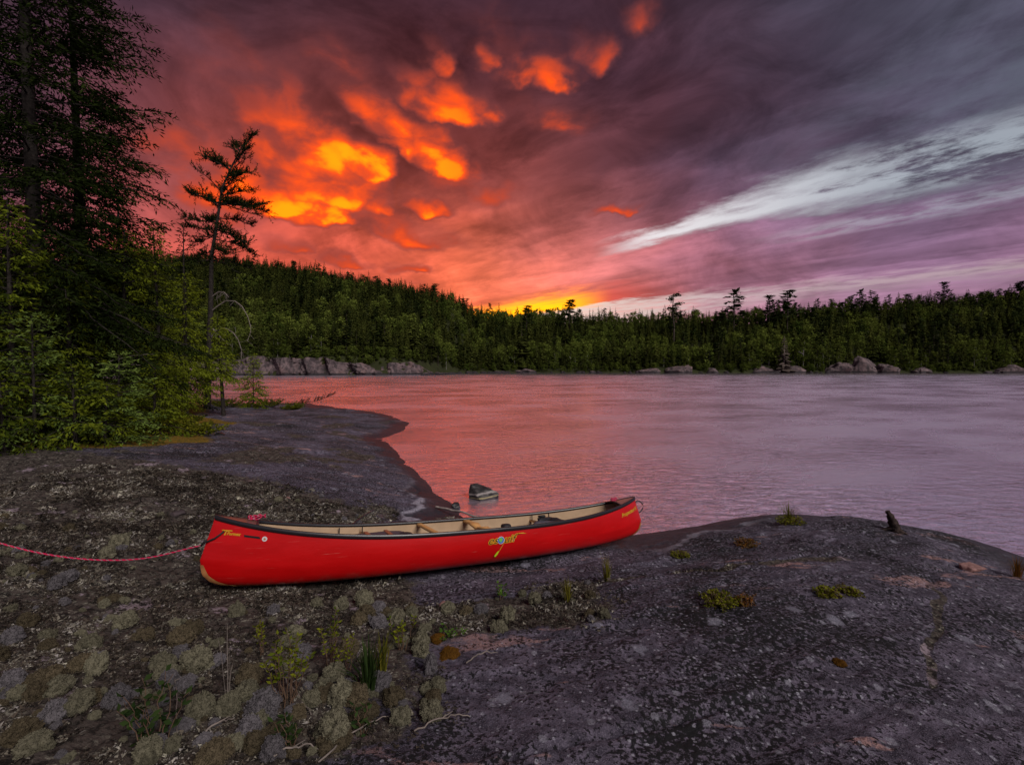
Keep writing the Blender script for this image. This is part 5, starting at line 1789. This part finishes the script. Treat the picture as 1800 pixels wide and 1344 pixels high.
# more of them, smaller, all over the soil
spots = []
while len(spots) < 300:
    px, py = r.uniform(-40, 1120), r.uniform(880, 1344)
    p = at_z(px, py, .6)
    p = at_z(px, py, gz(p[0], p[1]))
    X, Y = p[0], p[1]
    if soil_mask(np.array([X]), np.array([Y]))[0] < .45: continue
    # keep the hull's footprint clear
    tt_ = np.clip(((np.array([X, Y]) - PL[:2]) @ (PR - PL)[:2]) / ((PR - PL)[:2] @ (PR - PL)[:2]), 0, 1)
    if np.linalg.norm(np.array([X, Y]) - (PL + (PR - PL) * tt_)[:2]) < .5: continue
    spots.append((X, Y))
for k, (X, Y) in enumerate(spots):
    R_ = .014 + .045 * r.random() ** 1.6 * (1.0 if Y < 4.5 else .8)
    c = r.choice(['green', 'grey', 'dun'], p=[.45, .25, .3])
    put('lichen_cushion', CUSH[c][r.integers(0, len(CUSH[c]))], label={'green': 'small yellowish lichen cushion dotted over the dark soil', 'grey': 'small blue-grey lichen cushion dotted over the dark soil', 'dun': 'small brown lichen cushion dotted over the dark soil'}[c] + (' behind the canoe' if Y > 5.2 else ' beside the mooring rope' if Y > 3.7 and X < -2.2 else ' in front of the canoe'), cat='lichen', group='small lichen cushions on the soil', loc=(X, Y, gz(X, Y) + R_ * .35), rot=(0, 0, r.uniform(0, 6.3)), scale=(R_ * r.uniform(.9, 1.4), R_, R_ * 1.1))


# crumbs of lichen, humus and litter too small and many to count
def crumb_cover(n, seed):
    r = np.random.default_rng(seed)
    X = r.uniform(-6.5, 2.2, n * 4); Y = 1.4 + (r.random(n * 4) ** 1.5) * 6.0
    ok = soil_mask(X, Y) > r.uniform(.25, .8, n * 4)
    ok &= np.abs(X / np.maximum(Y, .3)) < 1.25
    ok &= fbm(X, Y, 2.2, 3, seed=13) > -.10
    X, Y = X[ok][:n], Y[ok][:n]
    n = len(X)
    Z = ground(X, Y)
    m = 7                                   # flakes in each crumb
    R_ = (.005 + .013 * r.random(n) ** 2.0) * np.clip(Y / 3.2, .8, 1.8)
    c = np.stack([X, Y, Z], 1)[:, None] + r.normal(0, 1, (n, m, 3)) * R_[:, None, None] * [.8, .8, .35] + [0, 0, .004]
    V = c[:, :, None] + r.normal(0, 1, (n, m, 3, 3)) * (R_ * .62)[:, None, None, None] * [1, 1, .75]
    Fc = np.arange(n * m * 3).reshape(-1, 3)
    patch = fbm(X, Y, 3.0, 3, seed=31)
    t = np.clip(r.beta(1.1, 2.6, n) + patch * 1.0, 0, 1)
    t = np.clip(np.repeat(t, m) + r.normal(0, .10, n * m), 0, 1)
    return mesh_np('lichen_crumbs', V.reshape(-1, 3), Fc, M_CRUMB, tint=t)


def f_crumb(g):
    t = g.attr('tint')
    c = g.ramp(t, [(0.0, (0.014, 0.011, 0.009)), (0.40, (0.07, 0.055, 0.042)), (0.65, (0.19, 0.175, 0.14)), (0.85, (0.24, 0.22, 0.21)), (1.0, (0.33, 0.31, 0.24))])
    return prin(g, g.vmath('SCALE', c, scale=g.smooth(g.noise(pos(g), 120, 3, .6), .3, .7, .7, 1.2)), 0.95, None, 0.1)


M_CRUMB = material('lichen_crumbs', f_crumb)
put('lichen_crumbs', crumb_cover(34000, 5), kind='stuff', label='crumbly lichen and humus scattered over the rock')


# --------------------------------------------------------------- small plants
M_SPRIG = m_leaf('sprig_leaves', (0.05, 0.075, 0.008), (0.20, 0.21, 0.014), 0.35, .1)
M_DKLEAF = m_leaf('dark_leaves', (0.014, 0.030, 0.010), (0.040, 0.065, 0.018), 0.3, .1)
M_SEEDL = m_leaf('seedling_leaves', (0.04, 0.09, 0.012), (0.10, 0.19, 0.03), 0.35, .1)
M_GRASS = m_leaf('grass_blades', (0.05, 0.06, 0.010), (0.19, 0.17, 0.022), 0.35, .1)
M_REDL = m_leaf('reddish_heath', (0.045, 0.055, 0.008), (0.19, 0.075, 0.02), 0.3, .1)
M_STEM = m_plain('plant_stem', (0.09, 0.055, 0.035), 0.8, 0.2, .2)


def where(px, py, z=.55):
    p = at_z(px, py, z)
    for _ in range(4):
        p = at_z(px, py, gz(p[0], p[1]))
    return np.array([p[0], p[1], gz(p[0], p[1])])


def sprig(label, px, py, H, n_st, spread, leaf, mat, width=.42, seed=0, tint=.55, group='leafy sprigs in front of the canoe', bare=.35, name='leafy_sprig'):
    r = np.random.default_rng(300 + seed)
    o = put(name, None, label=label, cat='plant', group=group, loc=where(px, py))
    st, lv = Soup(), Leaves(r)
    for k in range(n_st):
        a = r.uniform(0, 6.3); q = spread * math.sqrt(r.random())
        h = H * .9 * r.uniform(.65, 1.05)
        P = interp_path([(q * .25 * math.cos(a), q * .25 * math.sin(a), -.01), (q * .6 * math.cos(a), q * .6 * math.sin(a), h * .5), (q * math.cos(a), q * math.sin(a), h)], np.linspace(0, 1, 8)) + r.normal(0, .006, (8, 3))
        st.tube(P, .0035 * (1 - np.linspace(0, 1, 8) * .6), 4, cap=False)
        nl = int(5 + h / leaf * 1.6)
        g_ = np.sort(r.uniform(bare, 1, nl))
        Pl = interp_path(P, g_); aa = np.arange(nl) * 2.4 + r.uniform(0, 6)
        d = np.stack([np.cos(aa), np.sin(aa), r.uniform(.1, .8, nl)], 1)
        lv.add(Pl, d, leaf * .8 * r.uniform(.6, 1.25, nl), leaf * .8 * width, np.clip(tint - .12 + r.normal(0, .2), 0, 1))
    put('stems', st.mesh('stems', M_STEM), o)['kind'] = 'stuff'
    put('leaves', lv.mesh('leaves', mat), o)['kind'] = 'stuff'
    return o


def grass(label, px, py, H, n, spread, seed, mat=None, width=.006, group='grass tufts on the rock', tint=.5):
    r = np.random.default_rng(400 + seed)
    V, F3, tt = [], [], []
    for k in range(n):
        a = r.uniform(0, 6.3); q = spread * r.random()
        h = H * r.uniform(.45, 1.1); b0 = np.array([q * .35 * math.cos(a), q * .35 * math.sin(a), -.01])
        tip = b0 + np.array([q * math.cos(a) + r.normal(0, .02), q * math.sin(a), h])
        m = (b0 + tip) / 2 + np.array([-q * .25 * math.cos(a), -q * .25 * math.sin(a), h * .12])
        sd = np.array([-math.sin(a), math.cos(a), 0]) * width / 2
        i = len(V)
        V += [b0 - sd, b0 + sd, m + sd * .8, m - sd * .8, tip]
        t = np.clip(tint + r.normal(0, .2), 0, 1)
        F3 += [[i, i + 1, i + 2], [i, i + 2, i + 3], [i + 3, i + 2, i + 4]]; tt += [t] * 3
    return put('grass_tuft', mesh_np('grass_tuft', V, F3, mat or M_GRASS, tint=tt), label=label, cat='grass', group=group, loc=where(px, py))


sprig('bright leafy sprig nearest the roped canoe end', 462, 1150, .30, 4, .05, .040, M_SPRIG, .45, 1, .6)
sprig('widest yellow-green sprig cluster with bare brown stems below', 505, 1235, .38, 12, .16, .042, M_SPRIG, .42, 2, .55, bare=.5)
sprig('yellow-green sprig reaching up towards the canoe hull, middle of the row', 580, 1175, .40, 6, .09, .036, M_SPRIG, .45, 3, .5)
sprig('small yellow-green sprig between the tall one and the sedge', 610, 1180, .22, 5, .08, .036, M_SPRIG, .45, 4, .5)
sprig('leafy sprig standing apart below the hull lettering', 706, 1140, .24, 6, .09, .040, M_SPRIG, .5, 5, .45)
sprig('fresh green seedling close under the hull lettering', 880, 1052, .20, 5, .07, .050, M_SEEDL, .5, 6, .6, bare=.2)
sprig('dark green plant with toothed leaves low in the foreground', 275, 1310, .34, 9, .14, .060, M_DKLEAF, .5, 7, .5, bare=.15)
sprig('low green creeper beside orange moss', 790, 1120, .06, 10, .14, .040, M_SEEDL, .5, 8, .3, bare=.1)
sprig('small green shoot at the foot of the sedge', 640, 1290, .16, 4, .06, .05, M_DKLEAF, .4, 9, .6, bare=.2)
sprig('dark leafy sprig at the bottom of the foreground by the largest cushion', 520, 1320, .18, 5, .09, .045, M_DKLEAF, .5, 10, .6, bare=.2)
grass('dark sedge clump with upright blades behind the largest lichen cushion', 648, 1215, .30, 70, .12, 1, M_DKLEAF, .012, tint=.6)
grass('paler sedge clump beside the dark one', 672, 1180, .24, 50, .10, 2, M_GRASS, .008, tint=.35)
grass('tall yellow-green grass tuft by the waterside end of the hull', 1066, 1018, .28, 46, .10, 3, tint=.65)
grass('short yellow-green grass tuft below the hull', 998, 1058, .22, 34, .07, 4, tint=.6)
grass('grass tuft on the crest of the rock at the water', 1385, 918, .30, 80, .22, 5, tint=.5)
grass('dry reddish grass tuft at the edge of the rock by the lake', 1788, 1012, .22, 60, .12, 6, M_REDL, tint=.7)
grass('thin dry stalks rising between lichen cushions', 400, 1215, .40, 8, .05, 7, M_TWIG, .004)
for k, (px, py, H, w, mat, lab) in enumerate((
        (1312, 958, .09, .20, M_REDL, 'red-tinged heath mat on the rock left of the crest grass'), (1195, 978, .07, .16, M_HEATH, 'dark heath mat between the canoe and the red-tinged mat'),
        (1262, 1060, .10, .22, M_HEATH, 'yellow-green heath mat in the rock seam'), (1308, 1062, .08, .10, M_REDL, 'small rusty heath tuft at the end of the seam mat'),
        (1455, 1046, .06, .16, M_HEATH, 'flat dark heath mat further along the rock seam'), (1495, 1042, .05, .12, M_HEATH, 'flat green heath mat at the far end of the rock seam'),
        (1390, 920, .12, .28, M_HEATH, 'heath mat round the crest grass at the water'))):
    st, lv = bushlet(500 + k, H * .8, w * .72, 60, .024, .5, .6)
    o = put('heath_mat', None, label=lab, cat='shrub', group='heath mats growing in cracks of the rock', loc=where(px, py))
    put('stems', st.mesh('stems', M_STEM), o)['kind'] = 'stuff'; put('leaves', lv.mesh('leaves', mat), o)['kind'] = 'stuff'
M_OMOSS = material('orange_moss', f_lichen((0.16, 0.07, 0.008), (0.04, 0.02, 0.004)))
for k, (px, py, w, lab) in enumerate(((790, 1152, 34, 'orange moss cushion at the edge of the bare rock'), (770, 1122, 22, 'small orange moss tuft above the larger one'), (1475, 1165, 20, 'tiny moss pad in the rock crack'))):
    p = where(px, py); R_ = w / 850 * p[1] / 2
    put('moss_cushion', cushion_mesh(260 + k, M_OMOSS, 3), label=lab, cat='moss', group='moss cushions on the rock', loc=p + [0, 0, R_ * .05], scale=(R_, R_ * 1.2, R_ * .5))

# yellow sprigs of cloudberry and dead twigs
GT = 'dry twigs in the lichen'
for k, (a, c, rad, lab) in enumerate((((728, 1290), (830, 1262), .005, 'thin brown twig beside the pink bare patch'), ((820, 1168), (872, 1152), .005, 'short pale twig on the bare rock edge'),
        ((470, 1340), (560, 1322), .006, 'pale twig lying at the bottom of the foreground'), ((355, 1300), (412, 1270), .006, 'rusty twig leaning on the greenish lichen pair'),
        ((480, 1180), (545, 1262), .006, 'grey slanting stem under the widest sprig'), ((305, 1150), (312, 1310), .004, 'long thin upright stalk left of the lichen pair'), ((560, 1340), (690, 1260), .005, 'dark bent twig by the largest cushion'))):
    A, B = where(*a) + [0, 0, .012], where(*c) + [0, 0, .02]
    P = interp_path([A, (A * 2 + B) / 3 + [0, 0, .03], (A + B * 2) / 3 + [0, .01, .02], B], np.linspace(0, 1, 14)) + r.normal(0, .004, (14, 3))
    s = Soup(); s.tube(P, rad * (1 - np.linspace(0, 1, 14) * .5), 5); s.tube([P[6], P[6] + [.05, .02, .02]], [rad * .6, rad * .3], 4)
    put('twig', s.mesh('twig', M_TWIG, True), label=lab, cat='twig', group=GT)

# ---------------------------------------------------------- stones, driftwood
def f_banded(g):
    p = objpos(g)
    x, y, z = g.xyz(p)
    n = g.noise(p, 9.0, 5, 0.65)
    zz = z + (n - 0.5) * 0.05 - x * 0.10
    c = g.mix(g.smooth(n, 0.4, 0.75), (0.010, 0.009, 0.009), (0.06, 0.05, 0.048))
    c = g.mix(g.smooth(g.math('ABSOLUTE', zz - 0.10), 0.022, 0.006) * 0.8, c, (0.26, 0.23, 0.22))
    c = g.mix(g.smooth(g.math('ABSOLUTE', zz - 0.035), 0.014, 0.004) * 0.8, c, (0.30, 0.25, 0.12))
    c = g.mix(g.smooth(z, 0.03, 0.0), c, (0.008, 0.007, 0.007))
    return prin(g, c, 0.5, bump(g, n, 0.02, 0.8), 0.4)


M_BAND = material('banded_wet_stone', f_banded)
M_DKST = m_plain('dark_wet_stone', (0.020, 0.018, 0.019), 0.45, 0.5, 0.5, 14, .02)
M_PKST = m_plain('pink_granite_stone', (0.20, 0.11, 0.10), 0.8, 0.2, 0.3, 30, .001)


def hull_stone(name, pts, mat, label, loc, rz=0.0, cuts=2):
    bm = bmesh.new()
    for p in pts: bm.verts.new(p)
    bmesh.ops.convex_hull(bm, input=bm.verts)
    bmesh.ops.triangulate(bm, faces=bm.faces)
    bmesh.ops.bevel(bm, geom=bm.edges[:], offset=.012, segments=2, affect='EDGES', profile=.6)
    bmesh.ops.triangulate(bm, faces=bm.faces)
    bmesh.ops.subdivide_edges(bm, edges=[e for e in bm.edges if e.calc_length() > .05], cuts=cuts, use_grid_fill=True)
    bmesh.ops.triangulate(bm, faces=bm.faces)
    for v in bm.verts:
        v.co += v.normal * 0.014 * mnoise.fractal(v.co * 9, .8, 2, 4)
    me = bpy.data.meshes.new(name); bm.to_mesh(me); bm.free(); me.materials.append(mat)
    return put(name, me, label=label, cat='stone', loc=loc, rot=(0, 0, rz))


p = at_z(848, 876, 0.0)
k_ = p[1] / 850
hull_stone('boulder', [(-24 * k_, 0, -.2), (-24 * k_, .02, 6 * k_), (-23 * k_, .06, 25 * k_), (-13 * k_, .14, 24 * k_), (-3 * k_, -.16, 1 * k_), (0, -.18, -.2), (30 * k_, .04, 9 * k_), (26 * k_, .1, -.2), (6 * k_, .2, 17 * k_), (4 * k_, .32, -.2), (-6 * k_, -.10, 9 * k_)],
           M_BAND, 'dark banded wedge of rock standing in the shallows beyond the canoe', (p[0], p[1], 0))
p = at_z(801, 890, 0.02)
hull_stone('boulder', [(-.08, 0, -.1), (-.07, -.03, .06), (-.01, -.07, .02), (.08, -.03, .05), (.09, .05, -.1), (.04, .06, .09), (-.04, .05, .09), (0, -.06, -.1), (0, .1, -.1)], M_DKST, 'small black wet stone at the water beside the driftwood pole', (p[0], p[1], 0.0))
p = where(1712, 1002)
hull_stone('loose_stone', [(-.13, -.05, -.02), (-.11, .06, .05), (.12, -.05, .035), (.13, .05, .02), (0, -.08, .045), (.02, .08, .065), (-.08, -.06, .04), (.08, .06, -.02), (-.1, .05, -.02)], M_PKST, 'flat-topped pink stone lying on the rock near the lake', p)
p = where(100, 1000)
for k, (px, py, sc, mat, lab) in enumerate(((505, 986 - 110, .06, M_PKST, 'small pink stone behind the canoe'), (313, 905, .09, M_CLIFF, 'pale rounded stone behind the roped canoe end'), (385, 765, .16, M_DKST, 'dark stone at the end of the orange moss'), (780, 1060, .05, M_PKST, 'small mauve stone under the hull lettering'))):
    m = rock_mesh('loose_stone', mat, (1, .8, .5), 90 + k, 3, .35, .4, .5)
    put('loose_stone', m, label=lab, cat='stone', loc=where(px, py), rot=(0, 0, k * 1.3), scale=sc)
# weathered root stump
p = where(1566, 934)
s = Soup()
M_STUMP = m_plain('weathered_stump', (0.03, 0.021, 0.018), 0.9, 0.15, 0.6, 22, .02)
Ps = interp_path([(.10, 0, -.02), (.06, 0, .10), (.0, 0, .20), (-.06, 0, .33)], np.linspace(0, 1, 14)) + r.normal(0, .006, (14, 3))
s.tube(Ps, np.r_[np.linspace(.080, .052, 8), np.linspace(.050, .034, 6)] * r.uniform(.75, 1.25, 14), 7)
stump = put('stump', s.mesh('stump', M_STUMP), label='dark jagged stump leaning on the crest of the rock', cat='stump', loc=p, scale=.8)
for e in ((.20, -.10, -.03), (-.16, .05, -.03)):
    q = Soup(); q.tube(interp_path([(.06, 0, .07), np.array(e) * .5 + [0, 0, .05], e], np.linspace(0, 1, 8)) + r.normal(0, .005, (8, 3)), .04 * (1 - np.linspace(0, 1, 8) * .8), 6)
    put('root', q.mesh('root', M_STUMP), stump)
# pole of driftwood on the wet rock behind the canoe
A, B = at_z(766, 890, .10), at_z(862, 917, .06)
P = interp_path([A, (A + B) / 2 + [0, 0, .03], B], np.linspace(0, 1, 10)) + r.normal(0, .006, (10, 3))
P[:, 2] = np.maximum(P[:, 2], [gz(a, b) + .02 for a, b in P[:, :2]])
s = Soup(); s.tube(P, .019 * (1 - np.linspace(0, 1, 10) * .35), 7)
put('driftwood_pole', s.mesh('driftwood_pole', M_DEADW, True), label='pale driftwood pole lying across the wet rock behind the canoe', cat='driftwood')
